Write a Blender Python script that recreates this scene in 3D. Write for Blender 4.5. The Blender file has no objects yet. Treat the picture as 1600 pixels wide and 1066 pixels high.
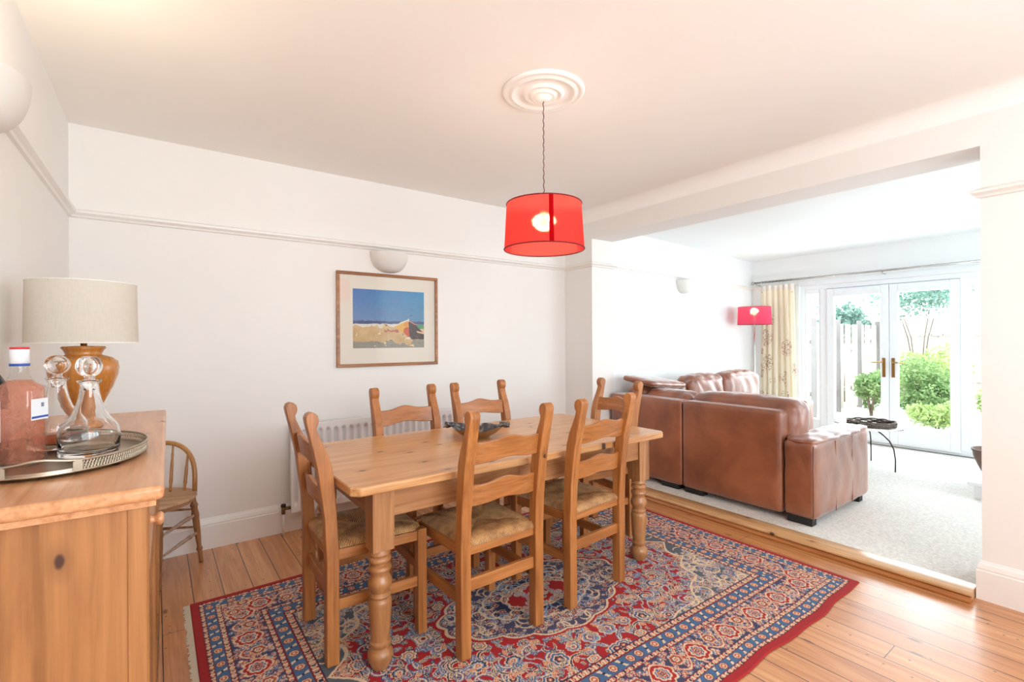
import bpy, bmesh, math, random
import numpy as np
from mathutils import Vector, Matrix
S = bpy.context.scene
COL = S.collection
PI = math.pi
random.seed(7)

# ------------------------------------------------------------------ camera
cam = bpy.data.objects.new('camera', bpy.data.cameras.new('camera'))
COL.objects.link(cam)
YAW, ROLL = 0.9363, 0.0052
_F = Vector((math.cos(YAW), math.sin(YAW), 0)); _R = Vector((math.sin(YAW), -math.cos(YAW), 0)); _U = Vector((0, 0, 1))
_c, _s = math.cos(ROLL), math.sin(ROLL)
X_ = _R*_c - _U*_s; Y_ = _R*_s + _U*_c; Z_ = -_F
cam.matrix_world = Matrix(((X_.x, Y_.x, Z_.x, 0), (X_.y, Y_.y, Z_.y, 0), (X_.z, Y_.z, Z_.z, 1.315), (0, 0, 0, 1)))
cam.data.sensor_width = 36; cam.data.lens = 756.2/1600*36; cam.data.clip_start = .02
S.camera = cam

# ------------------------------------------------------------------ world, light, exposure
S.view_settings.view_transform = 'Standard'; S.view_settings.look = 'None'
S.view_settings.gamma = 1; S.view_settings.use_curve_mapping = False
S.view_settings.exposure = 0.05
S.cycles.use_denoising = True
S.cycles.max_bounces = 14; S.cycles.diffuse_bounces = 7; S.cycles.glossy_bounces = 5
S.cycles.transmission_bounces = 12; S.cycles.transparent_max_bounces = 16
S.cycles.caustics_reflective = False; S.cycles.caustics_refractive = False
S.cycles.sample_clamp_indirect = 6
w = bpy.data.worlds.new('World'); S.world = w; w.use_nodes = True
bg = w.node_tree.nodes['Background']
bg.inputs[0].default_value = (.80, .91, 1, 1); bg.inputs[1].default_value = 7.0

def area(name, loc, direction, sx, sy, power, col, portal=False):
    l = bpy.data.lights.new(name, 'AREA'); l.shape = 'RECTANGLE'; l.size = sx; l.size_y = sy
    l.energy = power; l.color = col
    if portal: l.cycles.is_portal = True
    o = bpy.data.objects.new(name, l); COL.objects.link(o); o.location = loc
    o.rotation_euler = Vector(direction).to_track_quat('-Z', 'Y').to_euler()
    return o
# daylight coming in through the french doors and through the window behind the camera
area('daylight_portal', (7.35, 1.975, 1.05), (-1, 0, 0), 2.1, 2.0, 1, (1, 1, 1), True)
area('daylight_portal', (1.25, -1.85, 1.5), (0, 1, 0), 2.7, 1.8, 1, (1, 1, 1), True)
area('daylight_portal', (5.3, -.9, 1.45), (0, 1, 0), 2.0, 1.5, 1, (1, 1, 1), True)
area('window_daylight', (1.25, -2.1, 1.6), (0, 1, .42), 2.7, 1.9, 68, (.99, .98, 1))
area('side_window_added_light', (5.3, -1.15, 1.5), (0, 1, -.1), 2.0, 1.6, 30, (.92, .96, 1))  # added lamp outside the unseen lounge side window, brightens the sofa arm
area('door_daylight', (7.75, 1.975, 1.5), (-1, 0, -.12), 2.4, 2.2, 110, (.88, .95, 1))

# ------------------------------------------------------------------ node helpers
def srgb(r, g, b):
    f = lambda c: ((c/255+.055)/1.055)**2.4 if c/255 > .04045 else c/255/12.92
    return (f(r), f(g), f(b), 1)
class NT:
    def __init__(s, name):
        s.m = bpy.data.materials.new(name); s.m.use_nodes = True
        s.t = s.m.node_tree; s.n = s.t.nodes; s.b = s.n['Principled BSDF']; s.out = s.n['Material Output']
    def node(s, typ, **kw):
        n = s.n.new(typ)
        for k, v in kw.items():
            if k == 'inp':
                for a, b in v.items():
                    if isinstance(b, bpy.types.NodeSocket): s.t.links.new(b, n.inputs[a])
                    else: n.inputs[a].default_value = b
            else: setattr(n, k, v)
        return n
    def link(s, a, b): s.t.links.new(a, b)
    def coord(s, kind='Object'): return s.node('ShaderNodeTexCoord').outputs[kind]
    def mapping(s, vec, scale=(1, 1, 1), loc=(0, 0, 0), rot=(0, 0, 0)):
        return s.node('ShaderNodeMapping', inp={'Vector': vec, 'Scale': scale, 'Location': loc, 'Rotation': rot}).outputs[0]
    def noise(s, vec, scale, detail=4, dist=0, rough=.55):
        return s.node('ShaderNodeTexNoise', inp={'Vector': vec, 'Scale': scale, 'Detail': detail, 'Distortion': dist, 'Roughness': rough}).outputs['Fac']
    def math(s, op, a, b=0.0, c=0.0):
        n = s.node('ShaderNodeMath', operation=op)
        for i, v in enumerate((a, b, c)):
            if isinstance(v, bpy.types.NodeSocket): s.t.links.new(v, n.inputs[i])
            else: n.inputs[i].default_value = v
        return n.outputs[0]
    def ramp(s, fac, stops):
        n = s.node('ShaderNodeValToRGB', inp={'Fac': fac}); e = n.color_ramp.elements
        while len(e) < len(stops): e.new(.5)
        for el, (p, c) in zip(e, stops): el.position = p; el.color = c
        return n.outputs['Color']
    def mix(s, fac, a, b, mode='MIX'):
        n = s.node('ShaderNodeMix', data_type='RGBA', blend_type=mode)
        for k, v in ((0, fac), (6, a), (7, b)):
            if isinstance(v, bpy.types.NodeSocket): s.t.links.new(v, n.inputs[k])
            else: n.inputs[k].default_value = v
        return n.outputs[2]
    def bump(s, h, strength=.2, dist=.01):
        n = s.node('ShaderNodeBump', inp={'Height': h, 'Strength': strength, 'Distance': dist})
        s.link(n.outputs[0], s.b.inputs['Normal'])
    def rnd(s, vec):
        r = s.node('ShaderNodeObjectInfo').outputs['Random']
        c = s.node('ShaderNodeCombineXYZ', inp={'X': s.math('MULTIPLY', r, 7.3), 'Y': s.math('MULTIPLY', r, 3.1), 'Z': s.math('MULTIPLY', r, 11.7)})
        return s.node('ShaderNodeVectorMath', operation='ADD', inp={0: vec, 1: c.outputs[0]}).outputs[0]
    def set(s, base=None, rough=None, metal=None, **kw):
        for k, v in [('Base Color', base), ('Roughness', rough), ('Metallic', metal)] + list(kw.items()):
            if v is None: continue
            if isinstance(v, bpy.types.NodeSocket): s.link(v, s.b.inputs[k])
            else: s.b.inputs[k].default_value = v
        return s

def plain(name, rgb, rough=.5, metal=0, var=.06, scale=9, bump=0, **kw):
    t = NT(name); v = t.coord(); n = t.noise(v, scale)
    c = srgb(*rgb); d = tuple(x*(1-var) for x in c[:3])+(1,)
    t.set(t.ramp(n, [(.3, d), (.7, c)]), rough, metal, **kw)
    if bump: t.bump(t.noise(v, scale*18, 3), bump, .003)
    return t.m

def wood(name, dark, mid, light, axis='X', rough=.42, knots=.5, coat=.15, fine=1.0, kscale=1.0, kaxis=None):
    t = NT(name); v = t.rnd(t.coord()); i = 'XYZ'.index(axis)
    def sc(al, ac): q = [ac]*3; q[i] = al; return tuple(q)
    big = t.noise(t.mapping(v, sc(.9, 9)), 1.6, 5, 1.4)
    fin = t.noise(t.mapping(v, sc(2.2, 85)), 1.5, 5, .3)
    f = t.math('ADD', t.math('MULTIPLY', big, .62), t.math('MULTIPLY', fin, .38*fine))
    col = t.ramp(f, [(.30, srgb(*dark)), (.47, srgb(*mid)), (.64, srgb(*light))])
    if knots:
        sx_ = t.node('ShaderNodeSeparateXYZ', inp={0: v}); ac = kaxis if kaxis is not None else (1 if i == 0 else 0)
        kv = t.node('ShaderNodeCombineXYZ', inp={0: t.math('MULTIPLY', sx_.outputs[i], 4*kscale), 1: t.math('MULTIPLY', sx_.outputs[ac], 8*kscale), 2: 0.0}).outputs[0]
        vo = t.node('ShaderNodeTexVoronoi', voronoi_dimensions='2D', inp={'Vector': kv, 'Scale': 1.0, 'Randomness': 1})
        sep = t.node('ShaderNodeSeparateColor', inp={'Color': vo.outputs['Color']})
        sel = t.math('LESS_THAN', sep.outputs[0], knots)
        warp = t.math('ADD', vo.outputs['Distance'], t.math('MULTIPLY', t.noise(v, 30, 2), .05))
        k1 = t.math('MULTIPLY', t.ramp(warp, [(.065, (1, 1, 1, 1)), (.095, (0, 0, 0, 1))]), sel)
        k2 = t.math('MULTIPLY', t.ramp(warp, [(.06, (.55, .55, .55, 1)), (.22, (0, 0, 0, 1))]), sel)
        col = t.mix(k2, col, srgb(*[int(x*.82) for x in dark]))
        col = t.mix(t.math('MULTIPLY', k1, .95), col, srgb(66, 34, 20))
    t.set(col, t.math('ADD', t.math('MULTIPLY', fin, .18), rough-.09))
    t.b.inputs['Coat Weight'].default_value = coat; t.b.inputs['Coat Roughness'].default_value = .25
    t.bump(fin, .06, .004)
    return t.m

M = {}
CH = ((124, 72, 30), (160, 99, 48), (186, 122, 66))
for a in 'XYZ': M['chair'+a] = wood('chair_pine_'+a, *CH, axis=a, rough=.40, knots=.10, coat=.25)
M['table'] = wood('table_pine', (170, 114, 68), (200, 146, 94), (218, 168, 116), 'X', .36, .45, .3, kscale=1.0)
TL = ((128, 82, 44), (158, 106, 62), (182, 130, 84))
M['tableX'] = wood('table_apron', *TL, axis='X', rough=.5, knots=.3)
M['tableY'] = wood('table_apron_end', *TL, axis='Y', rough=.5, knots=.3)
M['tableZ'] = wood('table_leg', *TL, axis='Z', rough=.38, knots=.1, coat=.25)
SB = ((142, 90, 46), (172, 116, 66), (192, 136, 84))
M['sbY'] = wood('sideboard_top', (172, 112, 68), (200, 142, 96), (216, 164, 120), 'Y', .34, .3, .3)
M['sbZ'] = wood('sideboard_pine', *SB, axis='Z', rough=.5, knots=.62, fine=.5, kscale=.95, coat=.05)
M['oldX'] = wood('elm_seat', (138, 98, 66), (172, 132, 96), (196, 158, 122), 'X', .55, .1, 0)
M['oldZ'] = wood('turned_elm', (110, 68, 38), (146, 98, 58), (172, 126, 84), 'Z', .45, 0, .1)
M['oldP'] = wood('worn_elm', (130, 100, 82), (164, 136, 116), (190, 166, 148), 'X', .6, 0, 0)
M['hoop'] = wood('bent_hoop', (134, 84, 36), (166, 112, 56), (186, 134, 76), 'Z', .38, 0, .3)
M['frame'] = wood('picture_frame_wood', (112, 64, 26), (148, 92, 44), (176, 118, 62), 'X', .35, 0, .3)
M['urn'] = wood('lamp_base_wood', (160, 98, 36), (188, 122, 52), (204, 142, 72), 'Z', .28, 0, .5, fine=.4)
M['tread'] = wood('threshold_oak', (164, 116, 70), (196, 150, 102), (214, 172, 126), 'Y', .30, .25, .4)
M['nose'] = wood('threshold_nosing', (130, 72, 28), (164, 98, 46), (186, 122, 66), 'Y', .32, 0, .4)
M['wall'] = plain('white_plaster', (236, 233, 229), .75, var=.02, scale=2, bump=.03)
M['ceil'] = plain('ceiling_paint', (247, 244, 240), .8, var=.02, scale=2)
M['lwall'] = plain('lounge_plaster', (240, 242, 242), .7, var=.02, scale=2)
M['trim'] = plain('gloss_trim_paint', (236, 232, 227), .4, var=.02)
M['upvc'] = plain('white_frame', (240, 243, 246), .3, var=.01)
M['plasterw'] = plain('plaster_sconce', (226, 222, 216), .6, var=.03)
M['rad'] = plain('radiator_enamel', (236, 234, 234), .3, var=.01)
M['brass'] = plain('brass', (176, 140, 84), .3, 1)
M['oldbrass'] = plain('aged_brass', (120, 96, 60), .45, .9)
M['chrome'] = plain('steel', (190, 188, 184), .25, 1)
M['silver'] = plain('tarnished_silver', (196, 186, 168), .32, 1, var=.3, scale=14)
M['black'] = plain('black_base', (24, 21, 20), .6)
M['dark'] = plain('dark_metal', (52, 44, 40), .45, .7)
M['cord'] = plain('brown_twisted_flex', (92, 40, 34), .7)
M['matboard'] = plain('cream_mount_board', (238, 230, 216), .8, var=.02)
M['pipe'] = plain('painted_pipe', (238, 234, 230), .35)
M['shadecream'] = None
M['white_liner'] = plain('white_liner', (240, 236, 228), .8)
M['paper'] = plain('label_paper', (228, 230, 234), .5, var=.03)
M['bluep'] = plain('blue_print', (40, 74, 160), .5)
M['greyp'] = plain('grey_print', (120, 128, 140), .6)
M['redcap'] = plain('red_cap', (206, 40, 52), .4)
M['stone'] = plain('patio_stone', (206, 202, 194), .8, var=.15, scale=5)
M['render'] = plain('garden_render', (214, 206, 194), .8, var=.1, scale=3)
M['fence'] = wood('weathered_fence', (150, 138, 128), (178, 166, 154), (200, 190, 178), 'Z', .8, .1, 0)
M['fencepost'] = plain('grey_fence_post', (120, 112, 108), .8)
M['trunk'] = wood('shrub_bark', (70, 58, 46), (96, 80, 64), (120, 104, 84), 'Z', .9, 0, 0)
M['wicker'] = plain('woven_twig', (112, 96, 86), .7, var=.5, scale=60, bump=.4)
M['urnpot'] = plain('brown_clay', (124, 98, 84), .6, var=.4, scale=18, bump=.3)

def fabric_shade(name, rgb, trans, sheer=0, contrast=.72):
    t = NT(name); v = t.coord()
    wv = t.noise(t.mapping(v, (40, 40, 420)), 1, 2); wh = t.noise(t.mapping(v, (300, 300, 30)), 1, 2)
    f = t.math('MULTIPLY', t.math('ADD', wv, wh), .5)
    c = srgb(*rgb); d = tuple(x*contrast for x in c[:3])+(1,)
    col = t.ramp(f, [(.35, d), (.65, c)])
    df = t.node('ShaderNodeBsdfDiffuse', inp={'Color': col}); tr = t.node('ShaderNodeBsdfTranslucent', inp={'Color': col})
    mx = t.node('ShaderNodeMixShader', inp={0: trans, 1: df.outputs[0], 2: tr.outputs[0]})
    if sheer:
        cl_ = t.node('ShaderNodeBsdfRefraction', inp={'Color': (1, .45, .28, 1), 'Roughness': .48, 'IOR': 1.22}); mx = t.node('ShaderNodeMixShader', inp={0: sheer, 1: mx.outputs[0], 2: cl_.outputs[0]})
    t.link(mx.outputs[0], t.out.inputs[0]); return t.m
M['redshade'] = fabric_shade('red_silk_shade', (238, 66, 66), .5, .30, .8)
M['redseam'] = fabric_shade('red_shade_seam', (190, 14, 22), .25)
M['pinkshade'] = fabric_shade('pink_shade', (224, 84, 120), .45, .25, .9)
M['shadecream'] = fabric_shade('cream_linen_shade', (226, 220, 208), .3, 0, .93)

def emis(name, col, st):
    t = NT(name); e = t.node('ShaderNodeEmission', inp={'Color': col, 'Strength': st}); t.link(e.outputs[0], t.out.inputs[0]); return t.m
M['bulb'] = emis('lit_bulb', (1, .84, .58, 1), 14)

def glass(name, col=(1, 1, 1, 1), rough=0.0, ior=1.45):
    t = NT(name); t.set(col, rough); t.b.inputs['Transmission Weight'].default_value = 1; t.b.inputs['IOR'].default_value = ior
    return t.m
M['glass'] = glass('clear_glass'); M['gin'] = None
M['port'] = glass('dark_liqueur', (.45, .12, .05, 1), 0, 1.33)
def thin_fresnel(t, ior):   # same reflection from either face of a thin sheet
    bk = t.node('ShaderNodeNewGeometry').outputs['Backfacing']
    return t.node('ShaderNodeFresnel', inp={'IOR': t.math('ADD', t.math('MULTIPLY', bk, 1/ior-ior), ior)})
def pane_mat(name, gl=.06, tint=(.97, .99, .99, 1)):
    t = NT(name); tr = t.node('ShaderNodeBsdfTransparent', inp={'Color': tint}); g = t.node('ShaderNodeBsdfGlossy', inp={'Roughness': .02})
    fr = thin_fresnel(t, 1.45)
    mx = t.node('ShaderNodeMixShader', inp={0: t.math('MULTIPLY', fr.outputs[0], gl), 1: tr.outputs[0], 2: g.outputs[0]})
    t.link(mx.outputs[0], t.out.inputs[0]); return t.m
M['pane'] = pane_mat('window_glass', .8); M['picglass'] = pane_mat('picture_glass', 1.5, (1, 1, 1, 1)); M['bottleglass'] = pane_mat('bottle_glass', 1.0, (.95, .96, .96, 1))
def liquid(name, col, body):
    t = NT(name); tr = t.node('ShaderNodeBsdfTransparent', inp={'Color': col}); d = t.node('ShaderNodeBsdfDiffuse', inp={'Color': body}); q = t.node('ShaderNodeBsdfTranslucent', inp={'Color': body})
    a = t.node('ShaderNodeMixShader', inp={0: .5, 1: d.outputs[0], 2: q.outputs[0]}); n = t.noise(t.coord(), 30, 3, 1)
    b_ = t.node('ShaderNodeMixShader', inp={0: t.math('ADD', .12, t.math('MULTIPLY', n, .35)), 1: tr.outputs[0], 2: a.outputs[0]}); g = t.node('ShaderNodeBsdfGlossy', inp={'Roughness': .05}); fr = thin_fresnel(t, 1.33)
    c_ = t.node('ShaderNodeMixShader', inp={0: fr.outputs[0], 1: b_.outputs[0], 2: g.outputs[0]}); t.link(c_.outputs[0], t.out.inputs[0]); return t.m
M['gin'] = liquid('pink_gin', (1, .74, .63, 1), srgb(255, 182, 156))

def leather():
    t = NT('tan_leather'); v = t.coord()
    big = t.noise(v, 3.2, 6, .5); vo = t.node('ShaderNodeTexVoronoi', inp={'Vector': v, 'Scale': 190})
    col = t.ramp(big, [(.3, srgb(108, 56, 34)), (.5, srgb(140, 78, 46)), (.7, srgb(160, 94, 60))])
    t.set(col, t.math('ADD', .30, t.math('MULTIPLY', big, .16)))
    t.b.inputs['Coat Weight'].default_value = 1; t.b.inputs['Coat Roughness'].default_value = .40; t.b.inputs['Coat IOR'].default_value = 1.55; t.b.inputs['Sheen Weight'].default_value = .55; t.b.inputs['Sheen Roughness'].default_value = .28
    h = t.math('ADD', t.math('MULTIPLY', vo.outputs['Distance'], .25), t.math('MULTIPLY', t.noise(v, 9, 3, 1), 1.6))
    t.bump(h, .22, .02); return t.m
M['leather'] = leather()

def carpet():
    t = NT('cream_carpet'); v = t.coord(); n = t.noise(v, 60, 4); n2 = t.noise(v, 260, 3)
    t.set(t.ramp(n, [(.3, srgb(210, 204, 195)), (.7, srgb(238, 233, 226))]), .95); t.bump(t.math('ADD', n, n2), .55, .012); return t.m
M['carpet'] = carpet()

def floorboards():
    t = NT('pine_floorboards'); v = t.coord(); W = .133
    sp = t.node('ShaderNodeSeparateXYZ', inp={0: v}); x, y = sp.outputs[0], sp.outputs[1]
    xs = t.math('DIVIDE', t.math('ADD', x, -.016+W*40), W); pid = t.math('FLOOR', xs); fx = t.math('FRACT', xs)
    r = t.node('ShaderNodeTexWhiteNoise', noise_dimensions='1D', inp={'W': pid}).outputs['Value']
    r2 = t.node('ShaderNodeTexWhiteNoise', noise_dimensions='1D', inp={'W': t.math('ADD', pid, 77.3)}).outputs['Value']
    ys = t.math('DIVIDE', t.math('ADD', y, t.math('MULTIPLY', r2, 3.6)), 3.4); fy = t.math('FRACT', ys)
    vec = t.node('ShaderNodeCombineXYZ', inp={0: t.math('ADD', x, t.math('MULTIPLY', r, 9)), 1: t.math('ADD', y, t.math('MULTIPLY', r2, 17)), 2: 0.0}).outputs[0]
    big = t.noise(t.mapping(vec, (11, .9, 1)), 1.5, 5, 1.3); fin = t.noise(t.mapping(vec, (100, 2.2, 1)), 1.4, 5)
    f = t.math('ADD', t.math('ADD', t.math('MULTIPLY', big, .55), t.math('MULTIPLY', fin, .35)), t.math('MULTIPLY', r, .10))
    col = t.ramp(f, [(.30, srgb(160, 98, 52)), (.48, srgb(194, 132, 82)), (.66, srgb(216, 160, 110))])
    vo = t.node('ShaderNodeTexVoronoi', voronoi_dimensions='2D', inp={'Vector': t.mapping(vec, (7.5, 2.6, 1)), 'Scale': 1.0}); se = t.node('ShaderNodeSeparateColor', inp={'Color': vo.outputs['Color']})
    k = t.math('MULTIPLY', t.ramp(t.math('ADD', vo.outputs['Distance'], t.math('MULTIPLY', fin, .06)), [(.075, (1, 1, 1, 1)), (.12, (0, 0, 0, 1))]), t.math('LESS_THAN', se.outputs[0], .30))
    col = t.mix(t.math('MULTIPLY', k, .8), col, srgb(96, 54, 30))
    vd = t.node('ShaderNodeTexVoronoi', voronoi_dimensions='2D', inp={'Vector': vec, 'Scale': 9}); sd = t.node('ShaderNodeSeparateColor', inp={'Color': vd.outputs['Color']})
    dn = t.math('MULTIPLY', t.math('LESS_THAN', vd.outputs['Distance'], .045), t.math('LESS_THAN', sd.outputs[0], .4))
    col = t.mix(t.math('MULTIPLY', dn, .7), col, srgb(70, 40, 28))
    gap = t.math('MAXIMUM', t.math('LESS_THAN', fx, .034), t.math('LESS_THAN', fy, .0010))
    col = t.mix(t.math('MULTIPLY', gap, .95), col, srgb(44, 26, 18))
    t.set(col, t.math('ADD', .26, t.math('MULTIPLY', fin, .2)))
    t.b.inputs['Coat Weight'].default_value = .55; t.b.inputs['Coat Roughness'].default_value = .24
    h = t.math('SUBTRACT', t.math('ADD', t.math('MULTIPLY', fin, .25), t.math('MULTIPLY', t.noise(t.mapping(vec, (14, 1.2, 1)), 1, 3), .6)), t.math('MULTIPLY', gap, 1.2))
    t.bump(h, .22, .005); return t.m
M['floor'] = floorboards()

def vcol(name, rough, bumpscale=0, bs=.3, sheen=0):
    t = NT(name); a = t.node('ShaderNodeAttribute', attribute_name='Col')
    t.set(a.outputs['Color'], rough)
    if sheen: t.b.inputs['Sheen Weight'].default_value = sheen
    if bumpscale: t.bump(t.noise(t.coord(), bumpscale, 3), bs, .004)
    return t.m
M['rug'] = vcol('woven_rug_pile', .85, 500, .3, 0); M['print'] = vcol('painted_print', .8)

def rush():
    t = NT('rush_seat'); v = t.coord(); sp = t.node('ShaderNodeSeparateXYZ', inp={0: v}); x, y = sp.outputs[0], sp.outputs[1]
    ax, ay = t.math('ABSOLUTE', x), t.math('ABSOLUTE', y)
    cond = t.math('GREATER_THAN', ax, ay)
    wob = t.math('MULTIPLY', t.noise(v, 14, 2), .005)
    sx = t.math('SINE', t.math('MULTIPLY', t.math('ADD', x, wob), 950)); sy = t.math('SINE', t.math('MULTIPLY', t.math('ADD', y, wob), 950))
    st = t.math('ADD', t.math('MULTIPLY', cond, sy), t.math('MULTIPLY', t.math('SUBTRACT', 1, cond), sx))
    st = t.math('ADD', t.math('MULTIPLY', st, .5), .5)
    n = t.noise(v, 22, 4)
    f = t.math('ADD', t.math('MULTIPLY', st, .45), t.math('MULTIPLY', n, .6))
    col = t.ramp(f, [(.25, srgb(70, 38, 18)), (.46, srgb(176, 112, 60)), (.72, srgb(236, 190, 130))])
    t.set(col, .5); t.bump(st, .8, .004); return t.m
M['rush'] = rush()

def curtain_mat():
    t = NT('cream_curtain_with_sprigs'); v = t.coord()
    n = t.noise(t.mapping(v, (1, 1, 1)), 17, 2, 2.2); line = t.math('LESS_THAN', t.math('ABSOLUTE', t.math('SUBTRACT', n, .5)), .030)
    vo = t.node('ShaderNodeTexVoronoi', inp={'Vector': t.mapping(v, (5.2, 5.2, 3.2)), 'Scale': 1})
    msk = t.math('LESS_THAN', vo.outputs['Distance'], .40)
    k = t.math('MULTIPLY', line, msk)
    col = t.mix(t.math('MULTIPLY', k, .85), srgb(248, 240, 220), srgb(150, 62, 44))
    df = t.node('ShaderNodeBsdfDiffuse', inp={'Color': col}); tr = t.node('ShaderNodeBsdfTranslucent', inp={'Color': col})
    mx = t.node('ShaderNodeMixShader', inp={0: .3, 1: df.outputs[0], 2: tr.outputs[0]}); t.link(mx.outputs[0], t.out.inputs[0]); return t.m
M['curtain'] = curtain_mat()

def leafmat(name, a, b):
    t = NT(name); r = t.noise(t.coord(), 7, 3); col = t.ramp(r, [(.35, srgb(*a)), (.65, srgb(*b))])
    df = t.node('ShaderNodeBsdfDiffuse', inp={'Color': col}); tr = t.node('ShaderNodeBsdfTranslucent', inp={'Color': col})
    mx = t.node('ShaderNodeMixShader', inp={0: .35, 1: df.outputs[0], 2: tr.outputs[0]}); t.link(mx.outputs[0], t.out.inputs[0]); return t.m
M['leafA'] = leafmat('mid_green_leaves', (92, 122, 74), (160, 182, 124))
M['leafB'] = leafmat('blue_green_leaves', (86, 118, 104), (148, 174, 158))
M['leafC'] = leafmat('lime_leaves', (136, 158, 92), (192, 206, 140))

def ceramic():
    t = NT('mottled_glaze'); v = t.coord(); n = t.noise(v, 24, 5, 1.2)
    col = t.ramp(n, [(.34, srgb(38, 40, 54)), (.50, srgb(66, 64, 70)), (.60, srgb(120, 118, 108)), (.72, srgb(200, 190, 168))])
    t.set(col, .22); t.bump(n, .4, .01); return t.m
M['glaze'] = ceramic(); M['bowlout'] = plain('tan_glaze', (150, 110, 70), .35, var=.3, scale=12)

# ------------------------------------------------------------------ mesh helpers
def tag(o, label=None, cat=None, group=None, kind=None):
    if label: o['label'] = label
    if cat: o['category'] = cat
    if group: o['group'] = group
    if kind: o['kind'] = kind
    return o
def empty(name, loc, rz=0, label=None, cat=None, group=None):
    o = bpy.data.objects.new(name, None); COL.objects.link(o); o.location = loc; o.rotation_euler = (0, 0, rz)
    o.empty_display_size = .1
    return tag(o, label, cat, group)
class MB:
    def __init__(s): s.v = []; s.f = []; s.sm = []
    def add(s, vs, fs, smooth=False):
        o = len(s.v); s.v += [tuple(p) for p in vs]; s.f += [tuple(i+o for i in f) for f in fs]; s.sm += [smooth]*len(fs); return s
    def box(s, x0, x1, y0, y1, z0, z1, M4=None):
        vs = [Vector((x, y, z)) for z in (z0, z1) for y in (y0, y1) for x in (x0, x1)]
        if M4 is not None: vs = [M4 @ v for v in vs]
        return s.add(vs, [(0, 2, 3, 1), (4, 5, 7, 6), (0, 1, 5, 4), (2, 6, 7, 3), (0, 4, 6, 2), (1, 3, 7, 5)])
    def prism(s, poly, a0, a1, axis='X', smooth=False, taper=None):
        # poly in the plane of the other two axes (cyclic order), extruded along axis
        n = len(poly); vs = []
        for a in (a0, a1):
            for (p, q) in poly:
                vs.append({'X': (a, p, q), 'Y': (p, a, q), 'Z': (p, q, a)}[axis])
        fs = [tuple(range(n)), tuple(range(2*n-1, n-1, -1))]+[(i, i+n, (i+1) % n+n, (i+1) % n) for i in range(n)]
        return s.add(vs, fs, smooth)
    def lathe(s, prof, seg=32, c=(0, 0), z0=0, sx=1, sy=1, smooth=True, close=False, ang=0):
        vs = []; fs = []; n = len(prof)
        for (r, z) in prof:
            for k in range(seg):
                a = 2*PI*k/seg+ang; vs.append((c[0]+r*sx*math.cos(a), c[1]+r*sy*math.sin(a), z0+z))
        rng = n if close else n-1
        for i in range(rng):
            j = (i+1) % n
            for k in range(seg):
                k2 = (k+1) % seg; fs.append((i*seg+k, i*seg+k2, j*seg+k2, j*seg+k))
        if not close:
            fs.append(tuple(range(seg-1, -1, -1))); fs.append(tuple((n-1)*seg+k for k in range(seg)))
        return s.add(vs, fs, smooth)
    def tube(s, pts, r, seg=10, cap=True, smooth=True):
        pts = [Vector(p) for p in pts]; n = len(pts); rs = r if isinstance(r, (list, tuple)) else [r]*n
        vs = []; up = Vector((0, 0, 1)); t0 = (pts[1]-pts[0]).normalized()
        nx = t0.orthogonal().normalized()
        for i, p in enumerate(pts):
            t = (pts[min(i+1, n-1)]-pts[max(i-1, 0)]).normalized()
            nx = (nx-t*nx.dot(t)).normalized(); ny = t.cross(nx)
            for k in range(seg):
                a = 2*PI*k/seg; vs.append(p+(nx*math.cos(a)+ny*math.sin(a))*rs[i])
        fs = [(i*seg+k, i*seg+(k+1) % seg, (i+1)*seg+(k+1) % seg, (i+1)*seg+k) for i in range(n-1) for k in range(seg)]
        if cap: fs += [tuple(range(seg-1, -1, -1)), tuple((n-1)*seg+k for k in range(seg))]
        return s.add(vs, fs, smooth)
    def grid(s, nu, nv, fn, smooth=True, cu=False):
        vs = [fn(i/(nu-1) if not cu else i/nu, j/(nv-1)) for j in range(nv) for i in range(nu)]
        fs = []
        for j in range(nv-1):
            for i in range(nu if cu else nu-1):
                i2 = (i+1) % nu; fs.append((j*nu+i, j*nu+i2, (j+1)*nu+i2, (j+1)*nu+i))
        return s.add(vs, fs, smooth)
    def obj(s, name, mat, parent=None, bevel=0, bseg=2, sub=0, loc=None, fix=True, autos=False):
        me = bpy.data.meshes.new(name); me.from_pydata(s.v, [], s.f); me.validate(clean_customdata=False)
        if fix:
            b = bmesh.new(); b.from_mesh(me); bmesh.ops.recalc_face_normals(b, faces=b.faces); b.to_mesh(me); b.free()
        if len(me.polygons) == len(s.sm): me.polygons.foreach_set('use_smooth', s.sm)
        o = bpy.data.objects.new(name, me); COL.objects.link(o); me.materials.append(M[mat] if isinstance(mat, str) else mat)
        if parent: o.parent = parent
        if loc: o.location = loc
        if bevel:
            m = o.modifiers.new('bevel', 'BEVEL'); m.width = bevel; m.segments = bseg; m.limit_method = 'ANGLE'; m.angle_limit = math.radians(40)
            me.polygons.foreach_set('use_smooth', [True]*len(me.polygons)); m.harden_normals = True
        if sub: m = o.modifiers.new('sub', 'SUBSURF'); m.levels = sub; m.render_levels = sub
        return o
def copy_tree(o, parent=None):
    c = o.copy(); COL.objects.link(c)
    if parent: c.parent = parent
    for ch in list(o.children): copy_tree(ch, c)
    return c
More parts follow.
